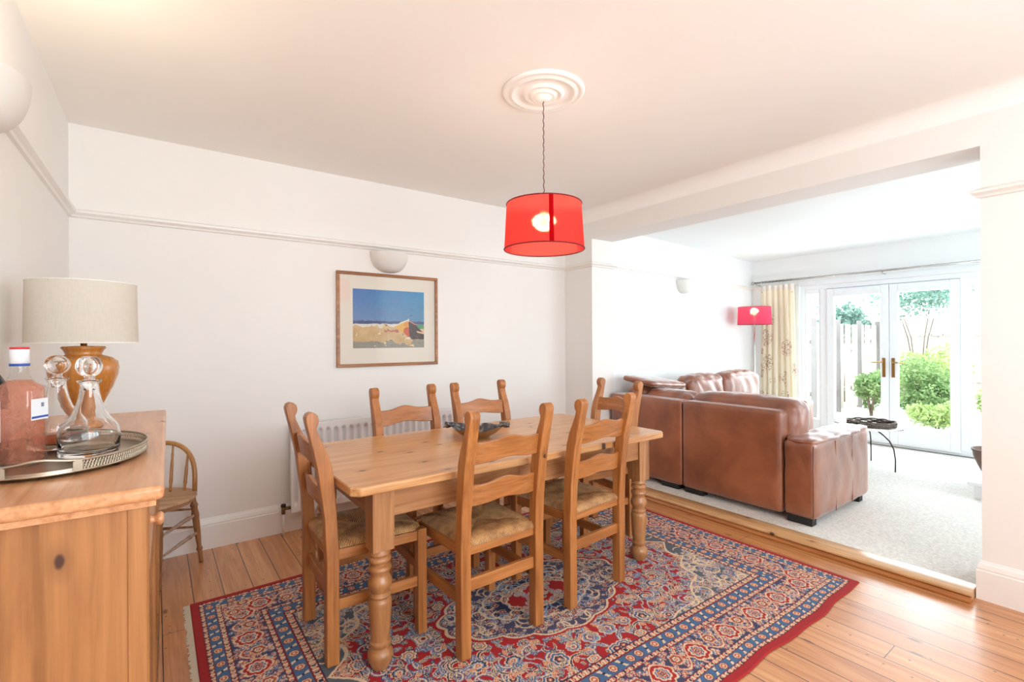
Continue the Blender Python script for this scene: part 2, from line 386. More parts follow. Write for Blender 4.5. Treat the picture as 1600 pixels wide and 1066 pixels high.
def sweep(path, prof):
    """sweep a profile (offset to the right of travel, z) along a 2D path with mitred corners"""
    mb = MB(); n = len(path); P = [Vector(p) for p in path]; vs = []
    for i in range(n):
        a = (P[i]-P[i-1]).normalized() if i > 0 else None; b = (P[i+1]-P[i]).normalized() if i < n-1 else None
        if a is None: a = b
        if b is None: b = a
        na, nb = Vector((a.y, -a.x)), Vector((b.y, -b.x)); m = (na+nb); m = m/(m.length_squared)*2 if m.length > .01 else na
        for (o, z) in prof: q = P[i]+m*o; vs.append((q.x, q.y, z))
    k = len(prof); fs = [(i*k+j, i*k+(j+1) % k, (i+1)*k+(j+1) % k, (i+1)*k+j) for i in range(n-1) for j in range(k)]
    fs += [tuple(range(k)), tuple((n-1)*k+j for j in range(k-1, -1, -1))]
    return mb.add(vs, fs)
def struct(o): return tag(o, kind='structure')

# ------------------------------------------------------------------ room shell
H = 2.55; XW = 3.36; XI = 3.65; YB = 3.649; YR = -1.7; LH = 2.44; XE = 7.0
wl = lambda y: -.428+.0105*y
JL, JR, HZ = 3.27, .565, 2.29
b = MB().box(-.75, XI, YR-.25, YB+.2, -.12, 0); struct(b.obj('floor', 'floor'))
b = MB().box(3.42, 7.3, -.85, 3.9, -.1, .04); struct(b.obj('floor', 'carpet'))
b = MB().box(-.75, XI, YR-.25, YB+.2, H, H+.12); struct(b.obj('ceiling', 'ceil'))
b = MB().box(XI, 7.3, -.85, 3.9, LH, LH+.23); struct(b.obj('ceiling', 'lwall'))
b = MB().prism([(wl(YR-.2), YR-.2), (wl(YB+.2), YB+.2), (-.75, YB+.2), (-.75, YR-.2)], 0, H, 'Z'); struct(b.obj('wall_left', 'wall'))
b = MB().box(-.5, XI, YB, YB+.2, 0, H); struct(b.obj('wall_back', 'wall'))
b = MB().box(XW, XI, JL, YB, 0, H).box(XW, XI, JR, JL, HZ, H).box(XW, XI, YR, JR, 0, H); struct(b.obj('wall_right', 'wall'))
# rear wall with a window (behind the camera)
b = MB().box(-.5, -.1, YR-.2, YR, 0, H).box(2.6, XI, YR-.2, YR, 0, H).box(-.1, 2.6, YR-.2, YR, 0, .6).box(-.1, 2.6, YR-.2, YR, 2.4, H); struct(b.obj('wall_rear', 'wall'))
def window(name, x0, x1, z0, z1, y, nm=3):
    b = MB().box(x0, x1, y, y+.07, z0, z0+.07).box(x0, x1, y, y+.07, z1-.07, z1)
    for i in range(nm+1):
        x = x0+(x1-x0-.07)*i/nm; b.box(x, x+.07, y, y+.07, z0+.07, z1-.07)
    o = struct(b.obj(name, 'upvc')); MB().box(x0+.03, x1-.03, y+.03, y+.036, z0+.03, z1-.03).obj('glass_pane', 'pane', o); return o
window('window_1', -.1, 2.6, .6, 2.4, YR-.15)
# cove between ceiling and opening wall
cv = [(0, H), (0, H-.10)]+[(.10-.10*math.cos(a), H-.10+.10*math.sin(a)) for a in [PI/2*i/8 for i in range(1, 8)]]+[(.10, H)]
struct(sweep([(XW, YB), (XW, YR)], cv).obj('trim_1', 'ceil'))
# lounge walls
LY0, LY1 = 3.31, 3.60
b = MB().prism([(XI, LY0), (XE+.2, LY1+.017), (XE+.2, 3.9), (XI, 3.9)], 0, LH, 'Z'); struct(b.obj('wall_left', 'lwall'))
b = MB().box(XI, 4.3, -.85, -.6, 0, LH).box(6.3, 7.3, -.85, -.6, 0, LH).box(4.3, 6.3, -.85, -.6, 0, .7).box(4.3, 6.3, -.85, -.6, 2.2, LH); struct(b.obj('wall_front', 'lwall'))
window('window_2', 4.3, 6.3, .7, 2.2, -.8, 2)
DY0, DY1, DZ = .995, 2.955, 2.03
b = MB().box(XE, XE+.28, DY1, 3.9, 0, LH).box(XE, XE+.28, -.85, DY0, 0, LH).box(XE, XE+.28, DY0, DY1, DZ, LH).box(XE, XE+.28, DY0, DY1, -.1, .04); struct(b.obj('wall_far', 'lwall'))
# picture rails, skirtings
RAIL = [(0, 2.022), (.012, 2.026), (.016, 2.036), (.034, 2.048), (.036, 2.060), (.020, 2.066), (.014, 2.072), (0, 2.074)]
struct(sweep([(wl(YR), YR), (wl(YB), YB), (XW, YB), (XW, JL), (XI+.004, JL), (XI+.004, LY0)], RAIL).obj('trim_2', 'trim'))
struct(sweep([(XI+.3, JR), (XW, JR), (XW, YR)][1:] if 0 else [(XI-.05, JR), (XW, JR), (XW, YR)], [(o, z) for o, z in RAIL]).obj('trim_3', 'trim'))
struct(sweep([(XI+.01, LY0), (XE, LY1), (XE, DY1)], [(o*.8, z+.005) for o, z in RAIL]).obj('trim_4', 'trim'))
SK = [(0, 0), (.020, 0), (.020, .145), (.016, .150), (.017, .158), (.012, .178), (.006, .186), (.004, .192), (0, .194)]
struct(sweep([(wl(YR), YR), (wl(YB), YB)], SK).obj('baseboard_left', 'trim'))
struct(sweep([(wl(YB)+.02, YB), (XW, YB)], SK).obj('baseboard_back', 'trim'))
struct(sweep([(XW, YB-.02), (XW, JL+.002)], SK).obj('baseboard_right', 'trim'))
struct(sweep([(XI-.02, JR), (XW, JR), (XW, YR)], SK).obj('baseboard_right', 'trim'))
SL = [(o, z+.04) for o, z in SK]
struct(sweep([(XI+.01, LY0), (XE, LY1)], SL).obj('baseboard_left', 'trim'))
struct(sweep([(XE, LY1-.02), (XE, DY1)], SL).obj('baseboard_far', 'trim'))
struct(sweep([(XE, DY0), (XE, -.6)], SL).obj('baseboard_far', 'trim'))
# threshold step between the rooms
th = MB().prism([(3.28, .002), (3.425, .002), (3.425, .042), (3.415, .046), (3.262, .046), (3.256, .042), (3.256, .030), (3.28, .026)], JR+.025, JL-.02, 'Y')
th = th.obj('trim_5', 'tread', bevel=.002); struct(th)
nz = MB().prism([(3.244, .002), (3.28, .002), (3.28, .0255), (3.262, .0255), (3.252, .018), (3.244, .012)], JR+.025, JL-.02, 'Y'); struct(nz.obj('trim_6', 'nose'))

# ------------------------------------------------------------------ french doors
dv = struct(MB().box(XE+.03, XE+.11, DY0, DY0+.045, .04, DZ).box(XE+.03, XE+.11, DY1-.045, DY1, .04, DZ).box(XE+.03, XE+.11, DY0+.045, DY1-.045, DZ-.055, DZ)
    .box(XE+.03, XE+.11, DY0+.045, DY1-.045, .04, .10).box(XE+.03, XE+.11, 2.64, 2.72, .10, DZ-.055).box(XE+.03, XE+.11, 1.285, 1.345, .10, DZ-.055).box(XE+.078, XE+.11, 1.345, 2.64, 1.955, DZ-.055).box(XE+.04, XE+.08, 1.972, 1.98, .07, 1.965).obj('trim_7', 'upvc', bevel=.004))
struct(MB().box(XE-.02, XE+.03, DY0-.05, DY0, .04, DZ+.06).box(XE-.02, XE, DY1, DY1+.05, .04, DZ+.06).box(XE-.02, XE, DY0, DY1, DZ, DZ+.06).obj('trim_8', 'upvc', bevel=.003))
for i, (y0, y1, z0) in enumerate(((2.72, 2.91, .10), (1.04, 1.285, .10))):
    f = struct(MB().box(XE+.04, XE+.10, y0, y0+.02, z0, 1.975).box(XE+.04, XE+.10, y1-.02, y1, z0, 1.975).box(XE+.04, XE+.10, y0+.02, y1-.02, z0, .26).box(XE+.04, XE+.10, y0+.02, y1-.02, 1.92, 1.975).obj('window_%d' % (3+i), 'upvc', bevel=.003))
    MB().box(XE+.06, XE+.066, y0+.018, y1-.018, .255, 1.925).obj('glass_pane', 'pane', f)
def leaf(n, y0, y1, hy, side):
    X0, X1 = XE+.015, XE+.075
    g0, g1 = y0+.082, y1-.082
    o = struct(MB().box(X0, X1, y0, g0, .07, 1.965).box(X0, X1, g1, y1, .07, 1.965).box(X0, X1, g0, g1, .07, .30).box(X0, X1, g0, g1, 1.865, 1.965).obj('door_%d' % n, 'upvc', bevel=.005))
    MB().box(X0+.025, X0+.031, g0-.004, g1+.004, .296, 1.869).obj('glass_pane', 'pane', o)
    h = MB().box(X0-.008, X0, hy-.016, hy+.016, .86, 1.09).obj('handle_plate', 'brass', o, bevel=.003)
    MB().tube([(X0-.006, hy, 1.04), (X0-.045, hy, 1.04), (X0-.052, hy+side*.02, 1.04), (X0-.05, hy+side*.11, 1.036)], .008).obj('handle', 'brass', h)
    return o
leaf(1, 1.978, 2.638, 2.026, 1); leaf(2, 1.347, 1.974, 1.935, -1)

# ------------------------------------------------------------------ garden
G0 = .0
tag(MB().box(7.28, 16, -8, 10, -.25, -.02).obj('patio', 'stone'), 'pale stone patio outside the french doors', 'patio', kind='structure')
tag(MB().box(7.32, 7.62, .6, 3.4, -.02, .05).obj('doorstep', 'stone', bevel=.01), 'pale stone doorstep below the glazed doors', 'step')
fn = empty('garden_fence', (9.0, 3.62, -.02), 0, 'weathered upright board fence along the left of the garden', 'fence')
for i in range(14):
    x = i*.34
    MB().box(x+.05, x+.085, -.05, .03, 0, 1.70).obj('post', 'fencepost', fn) if i % 3 == 0 else None
    MB().box(x+.11, x+.325, -.012, .012, .05, 1.62).obj('board', 'fence', fn)
MB().box(0, 4.6, .05, .09, .35, .43).box(0, 4.6, .05, .09, 1.25, 1.33).obj('rail', 'fence', fn)
fb = empty('garden_fence', (14.2, -5, -.02), PI/2, 'pale upright board fence across the end of the garden', 'fence')
for i in range(40): MB().box(i*.25, i*.25+.235, -.012, .012, 0, 1.8).obj('board', 'fence', fb)
MB().box(0, 10, .012, .05, .4, .48).box(0, 10, .012, .05, 1.4, 1.48).obj('rail', 'fence', fb)
def shrub(loc, rx, ry, rz, n, size, mat, label, cat='shrub', name='garden_shrub', stem=.2, seed=1, blobs=9):
    rg = np.random.RandomState(seed); o = empty(name, loc, 0, label, cat)
    cen = rg.normal(size=(blobs, 3)); cen /= np.linalg.norm(cen, axis=1)[:, None]; cen *= rg.uniform(.2, .72, (blobs, 1))
    b = MB(); vs = []; fs = []
    for i in range(n):
        c = cen[rg.randint(blobs)]; d = rg.normal(size=3); d /= np.linalg.norm(d); p = (c+d*rg.uniform(.28, .42))*[rx, ry, rz]; p[2] += rz+stem
        if p[2] < .03: p[2] = .03+rg.uniform(0, .1)
        a = rg.normal(size=3); a /= np.linalg.norm(a); q = np.cross(a, rg.normal(size=3)); q /= np.linalg.norm(q); L = size*rg.uniform(.6, 1.3)
        k = len(vs); vs += [p, p+a*L*.5+q*L*.28, p+a*L, p+a*L*.5-q*L*.28]; fs.append((k, k+1, k+2, k+3))
    b.add(vs, fs); f = b.obj('foliage', mat, o, fix=False)
    s = MB()
    for i in range(4):
        c = cen[i]*[rx, ry, rz]; s.tube([(0.02*i, 0, 0), (c[0]*.4, c[1]*.4, (rz+stem)*.6), (c[0], c[1], c[2]+rz+stem)], [.012, .009, .004], 6)
    s.obj('stem', 'trunk', o); return o
shrub((9.9, 2.35, -.02), .62, .62, .50, 5200, .055, 'leafA', 'bushy mid green shrub in the middle of the right-hand glazed door', stem=.05, seed=2, blobs=14)
shrub((8.95, 1.98, -.02), .36, .40, .26, 3200, .05, 'leafC', 'low lime green shrub close behind the right-hand glazed door', stem=.0, seed=3, blobs=12)
shrub((11.6, 2.55, -.02), .9, .8, .66, 4200, .075, 'leafC', 'wide pale green shrub in the bed behind the other shrubs', stem=.05, seed=4, blobs=14)
shrub((9.6, 1.42, -.02), .38, .36, .42, 3000, .06, 'leafC', 'spiky lime green shrub seen through the narrow right pane', stem=.0, seed=5, blobs=12)
shrub((10.0, 3.08, -.02), .42, .27, .46, 3000, .055, 'leafA', 'upright green shrub in front of the side fence, seen through the left door', stem=.0, seed=6, blobs=12)
shrub((11.8, 4.12, -.02), .85, .44, .62, 3600, .075, 'leafB', 'blue green tree with an open crown above the side fence', 'tree', 'garden_tree', 1.05, 7, 14)
shrub((13.2, 3.2, -.02), 1.2, 1.1, .50, 1700, .09, 'leafB', 'thin blue green tree top beyond the end fence', 'tree', 'garden_tree', 1.75, 8, 14)
shrub((11.6, 6.0, -.02), .8, .7, .6, 1500, .08, 'leafC', 'lime green tree seen through the narrow left pane', 'tree', 'garden_tree', 1.2, 9, 12)

# ------------------------------------------------------------------ persian rug (pattern drawn on a dense weave)
RX0, RX1, RY0, RY1 = .13, 3.05, .985, 2.905
def make_rug():
    st = .0036; hw, hh = (RX1-RX0)/2, (RY1-RY0)/2
    nx, ny = int(hw/st)+1, int(hh/st)+1
    U, V = np.meshgrid(np.linspace(0, hw, nx), np.linspace(0, hh, ny))       # quadrant, from the centre outwards
    L = lambda *c: np.array(srgb(*c)[:3])
    red, deep, navy, blue, lblue, cream, rust, slate, grn = L(162, 24, 28), L(104, 18, 28), L(34, 38, 70), L(60, 90, 138), L(118, 144, 176), L(216, 190, 158), L(184, 82, 52), L(76, 74, 104), L(88, 100, 92)
    C = np.empty(U.shape+(3,)); C[:] = red
    rg = np.random.RandomState(11)
    def paint(mask, col): C[mask] = col
    def local(u, v, r):
        i0, i1 = max(0, int((u-r)/st)), min(nx, int((u+r)/st)+2); j0, j1 = max(0, int((v-r)/st)), min(ny, int((v+r)/st)+2)
        return (slice(j0, j1), slice(i0, i1))
    def rosette(u, v, R, n, cols, ph=0, sq=1.0):
        s = local(u, v, R*1.3)
        if U[s].size == 0: return
        du, dv = U[s]-u, (V[s]-v)/sq; r = np.hypot(du, dv); a = np.arctan2(dv, du)+ph
        q = r/(R*(.80+.2*np.abs(np.cos(n*a/2)))); sub = C[s]
        for lim, c in zip((1.0, .86, .62, .48, .26, .14), cols): sub[q < lim] = c
    def stroke(pts, wd, col, taper=True):
        pts = np.array(pts)
        for k in range(len(pts)-1):
            a, b2 = pts[k], pts[k+1]; m = (a+b2)/2; ww = wd*(1 if not taper else .35+.65*math.sin(PI*(k+.5)/(len(pts)-1)))
            s = local(m[0], m[1], np.hypot(*(b2-a))/2+ww+st)
            if U[s].size == 0: continue
            d = b2-a; t = np.clip(((U[s]-a[0])*d[0]+(V[s]-a[1])*d[1])/(d@d+1e-12), 0, 1)
            C[s][np.hypot(U[s]-a[0]-t*d[0], V[s]-a[1]-t*d[1]) < ww] = col
    def arc(u, v, R, a0, a1, wd, col, shrink=.6, n=12):
        pts = [(u+R*(1-shrink*k/n)*math.cos(a0+(a1-a0)*k/n), v+R*(1-shrink*k/n)*math.sin(a0+(a1-a0)*k/n)) for k in range(n+1)]
        stroke(pts, wd, col)
    FU, FV = hw-.40, hh-.40
    pal = [(cream, blue, cream, navy, rust, cream), (navy, cream, red, cream, blue, cream), (cream, navy, lblue, cream, red, cream), (lblue, cream, slate, cream, rust, navy), (cream, lblue, deep, cream, blue, rust)]
    # ground of the field
    for k in range(150):
        u, v = rg.uniform(0, FU), rg.uniform(0, FV); R = rg.uniform(.035, .085); a0 = rg.uniform(0, 6.28); d = rg.choice([-1, 1])
        arc(u, v, R, a0, a0+d*4.2, .0085, blue if k % 3 else cream); arc(u, v, R, a0+.05, a0+d*4.2, .0038, cream if k % 3 else navy)
    for k in range(230):
        u, v = rg.uniform(0, FU), rg.uniform(0, FV); R = rg.uniform(.008, .017); rosette(u, v, R, 4, [cream, slate, grn, cream, navy, blue][::rg.choice([1, -1])], rg.uniform(0, 3))
    pts = []
    for k in range(2500):
        u, v = rg.uniform(0, FU), rg.uniform(0, FV)
        if all(math.hypot(u-p[0], v-p[1]) > .098 for p in pts): pts.append((u, v))
    for (u, v) in pts: rosette(u, v, rg.uniform(.030, .048), rg.choice([6, 8, 10]), pal[rg.randint(5)], rg.uniform(0, 3), rg.uniform(.7, 1.1))
    for k in range(260):
        u, v = rg.uniform(0, FU), rg.uniform(0, FV); a0 = rg.uniform(0, 6.28); l = rg.uniform(.02, .045); cu_ = rg.uniform(-.5, .5)
        pp = [(u+l*t*math.cos(a0+cu_*t*2), v+l*t*math.sin(a0+cu_*t*2)) for t in np.linspace(0, 1, 6)]
        stroke(pp, .010, cream if k % 2 else lblue); stroke(pp, .0065, [blue, navy, slate, rust][k % 4]); stroke(pp, .0022, cream)
    ang = np.arctan2(V/.32, U/.50)
    # medallion
    md = np.hypot(U/.52, V/.315)/(1+.055*np.abs(np.sin(ang*9))-.03+.06*np.cos(ang*4))
    D0 = C.copy(); paint(md < 1.05, red); paint(md < 1.015, cream); paint(md < .985, slate)
    inn = md < .975
    B = C.copy(); C[:] = navy
    C[md > .62] = slate*.8
    for k in range(270):
        u, v = rg.uniform(0, .55), rg.uniform(0, .34); R = rg.uniform(.008, .022); rosette(u, v, R, rg.choice([4, 6]), pal[rg.randint(5)] if k % 2 else [cream, slate, deep, rust, cream, navy], rg.uniform(0, 3))
    for k in range(46):
        u, v = rg.uniform(0, .5), rg.uniform(0, .3); a0 = rg.uniform(0, 6.28); arc(u, v, rg.uniform(.03, .06), a0, a0+4, .005, lblue if k % 2 else cream)
    q = (md > .60) & (md < .625); C[q] = cream; C[(md > .33) & (md < .355)] = cream; C[md < .33] = red
    for k in range(14): rosette(rg.uniform(0, .16), rg.uniform(0, .1), .02, 6, pal[rg.randint(5)])
    Cm = C.copy(); C[:] = B; C[inn] = Cm[inn]
    # spandrels
    sp = (U/1.02)**2+(V/.60)**2+.12*np.abs(np.sin(ang*10))+.06*np.sin(ang*5)
    B = C.copy(); C[:] = grn*.55+slate*.45
    for k in range(620):
        u, v = rg.uniform(.3, FU), rg.uniform(.15, FV); R = rg.uniform(.008, .026); rosette(u, v, R, rg.choice([4, 5, 6, 8]), [pal[0], pal[3], [cream, grn, rust, cream, blue, navy], [lblue, blue, cream, red, cream, navy]][rg.randint(4)], rg.uniform(0, 3))
    for k in range(90):
        u, v = rg.uniform(.3, FU), rg.uniform(.1, FV); a0 = rg.uniform(0, 6.28); arc(u, v, rg.uniform(.03, .07), a0, a0+4.2, .005, cream)
    Cs = C.copy(); C[:] = B; paint(sp > 1.05, cream); q = sp > 1.08; C[q] = Cs[q]
    # borders
    d = np.minimum(hw-U, hh-V); hor = (hh-V) < (hw-U); T = np.where(hor, U, V)
    def band(a, b2): return (d >= a) & (d < b2)
    paint(d < .40, navy)
    def guard(a, b2):
        m = band(a, b2); paint(m, cream); ph = np.mod(T, .026)/.026; cdist = np.abs(d-(a+b2)/2)/((b2-a)/2)
        paint(m & (cdist > .72), deep); k = (np.abs(ph-.5) < .30*(1-cdist*.6)) & (cdist < .8); paint(m & k, red)
        paint(m & (np.abs(ph-.5) < .13) & (cdist < .4), cream); paint(m & (np.mod(T, .052) < .010) & (cdist < .5), navy)
    def blueband(a, b2):
        m = band(a, b2); paint(m, L(66, 100, 138)*.95); w2 = (b2-a); cd = (d-(a+b2)/2)/(w2/2); ph = np.mod(T, .105)
        r1 = np.hypot((ph-.026)/.021, cd/.80); paint(m & (r1 < 1), deep); paint(m & (r1 < .82), cream); paint(m & (r1 < .62), rust); paint(m & (r1 < .3), cream)
        x = (ph-.078)/.022; bow = (np.abs(cd) < .85) & (np.abs(x-.55*np.sign(cd)*np.abs(cd)) < .22+.35*np.abs(cd)**2); paint(m & bow & (np.abs(x) < 1), cream)
        paint(m & (np.abs(cd) < .22) & (np.abs(x) < .3), navy)
    mn = band(.125, .275); B = C.copy(); C[:] = slate*.45+navy*.55
    def tow(t, dd):   # all positions of a motif in the border of this quadrant
        return [(t, hh-dd), (hw-dd, t)]
    for k in range(900):
        t = rg.uniform(0, hw); dd = rg.uniform(.13, .27)
        for (u, v) in tow(t, dd): rosette(u, v, rg.uniform(.006, .015), rg.choice([4, 6]), [[cream, red, rust, cream, navy, cream], [lblue, blue, navy, cream, red, cream], [red, cream, blue, cream, rust, cream]][rg.randint(3)], rg.uniform(0, 3))
    nn = int(hw/.235)+2
    for k in range(nn):
        t = k*.235
        for (u, v) in tow(t, .195): rosette(u, v, .062, 8, [cream, red, cream, blue, rust, cream]); rosette(u, v, .024, 6, [cream, red, cream, navy, rust, cream])
        for (u, v) in tow(t+.1175, .215): rosette(u, v, .034, 6, [cream, rust, navy, cream, red, cream])
    C2 = C.copy(); C[:] = C2
    wv = .200+.052*np.cos(T*2*PI/.235); paint(np.abs(d-wv) < .0085, red); paint(np.abs(d-wv) < .0045, cream)
    Cm = C.copy(); C[:] = B; C[mn] = Cm[mn]
    guard(.034, .055); blueband(.055, .10); guard(.10, .125); guard(.275, .303); blueband(.303, .36); guard(.36, .395)
    paint(d < .034, red*.9)
    Q = C
    full = np.concatenate([Q[:, ::-1][:, :-1], Q], 1); full = np.concatenate([full[::-1][:-1], full], 0)
    NX, NY = full.shape[1], full.shape[0]
    full *= (1+rg.normal(0, .05, full.shape[:2]))[..., None]
    xs = np.linspace(RX0, RX1, NX); ys = np.linspace(RY0, RY1, NY); X, Y = np.meshgrid(xs, ys)
    Y = Y+np.where(Y < RY0+.2, .008*np.sin(X*7)+.004*np.sin(X*19), 0)*np.clip((RY0+.2-Y)/.2, 0, 1)
    Z = .0075+.0012*np.sin(X*5)*np.sin(Y*6)
    edge = (X < RX0+.001) | (X > RX1-.001) | (Y < RY0+.02) & (np.arange(NY)[:, None] == 0) | (np.arange(NY)[:, None] == NY-1); Z[edge] = .0015
    me = bpy.data.meshes.new('persian_rug'); nV = NX*NY; me.vertices.add(nV)
    me.vertices.foreach_set('co', np.stack([X, Y, Z], -1).reshape(-1).astype(np.float32))
    i = np.arange(NX-1)[None]+np.arange(NY-1)[:, None]*NX; quads = np.stack([i, i+1, i+1+NX, i+NX], -1).reshape(-1); nf = len(quads)//4
    me.loops.add(nf*4); me.loops.foreach_set('vertex_index', quads.astype(np.int32)); me.polygons.add(nf)
    me.polygons.foreach_set('loop_start', np.arange(0, nf*4, 4, dtype=np.int32)); me.update(calc_edges=True)
    at = me.color_attributes.new('Col', 'FLOAT_COLOR', 'POINT'); at.data.foreach_set('color', np.concatenate([np.clip(full, 0, 1), np.ones(full.shape[:2]+(1,))], -1).reshape(-1).astype(np.float32))
    me.polygons.foreach_set('use_smooth', np.ones(nf, bool)); me.materials.append(M['rug'])
    root = empty('persian_rug', (RX0, RY0, 0), 0, 'red and navy floral persian rug under the dining table', 'rug')
    o = bpy.data.objects.new('woven_pile', me); COL.objects.link(o); o.parent = root; o.location = (-RX0, -RY0, .0015)
    b = MB(); rr = random.Random(3)
    for k in range(230):
        y = (RY1-RY0)*(k+.5)/230; l = rr.uniform(.018, .030); b.box(-l, .004, y-.0033, y+.0033, .0008, .0045)
    b.obj('fringe', plain('cream_fringe', (206, 190, 166), .9), root)
make_rug()

# ------------------------------------------------------------------ dining table
TX0, TX1, TY0, TY1, TZ = .585, 2.475, 1.80, 2.745, .765
tb = empty('dining_table', ((TX0+TX1)/2, (TY0+TY1)/2, .01), 0, 'long rustic pine dining table with stout turned legs', 'dining table')
tx, ty, tz = -(TX0+TX1)/2, -(TY0+TY1)/2, -.01
def tloc(b): b.v = [(x+tx, y+ty, z+tz) for x, y, z in b.v]; return b
c = .03
tloc(MB().prism([(TX0+c, TY0), (TX1-c, TY0), (TX1, TY0+c), (TX1, TY1-c), (TX1-c, TY1), (TX0+c, TY1), (TX0, TY1-c), (TX0, TY0+c)], TZ-.036, TZ, 'Z')).obj('table_top', 'table', tb, bevel=.008, bseg=3)
LX, LY = (.722, 2.322), (1.885, 2.655); lw = .044
def tleg(x, y):
    b = MB().box(x-lw, x+lw, y-lw, y+lw, .487, TZ-.036)
    b.prism([(x-lw, y-lw), (x+lw, y-lw), (x+lw, y+lw), (x-lw, y+lw)], .4869, .487, 'Z')
    prof = [(.036, .490), (.040, .476), (.041, .468), (.036, .462), (.034, .458), (.041, .452), (.0425, .444), (.040, .437), (.033, .432), (.032, .424), (.041, .418), (.0435, .408), (.038, .396), (.034, .388),
            (.036, .378), (.043, .364), (.046, .352), (.043, .338), (.035, .322), (.0325, .314), (.038, .308), (.041, .302), (.038, .296), (.036, .292), (.041, .286), (.0435, .276), (.0435, .262), (.041, .22), (.0375, .165), (.034, .128),
            (.034, .122), (.040, .117), (.041, .110), (.037, .103), (.033, .098), (.033, .092), (.040, .084), (.047, .072), (.048, .060), (.044, .040), (.036, .020), (.031, .0105)]
    b.lathe([(r*1.06, z) for r, z in prof], 28, (x, y)); return tloc(b)
for x in LX:
    for y in LY: tleg(x, y).obj('leg', 'tableZ', tb, bevel=.003)
tloc(MB().box(LX[0]+lw, LX[1]-lw, LY[0]-.034, LY[0]-.010, .615, TZ-.036)).obj('apron', 'tableX', tb, bevel=.002)
tloc(MB().box(LX[0]+lw, LX[1]-lw, LY[1]+.010, LY[1]+.034, .615, TZ-.036)).obj('apron', 'tableX', tb, bevel=.002)
tloc(MB().box(LX[0]-.034, LX[0]-.010, LY[0]+lw, LY[1]-lw, .615, TZ-.036)).obj('apron', 'tableY', tb, bevel=.002)
tloc(MB().box(LX[1]+.010, LX[1]+.034, LY[0]+lw, LY[1]-lw, .615, TZ-.036)).obj('apron', 'tableY', tb, bevel=.002)

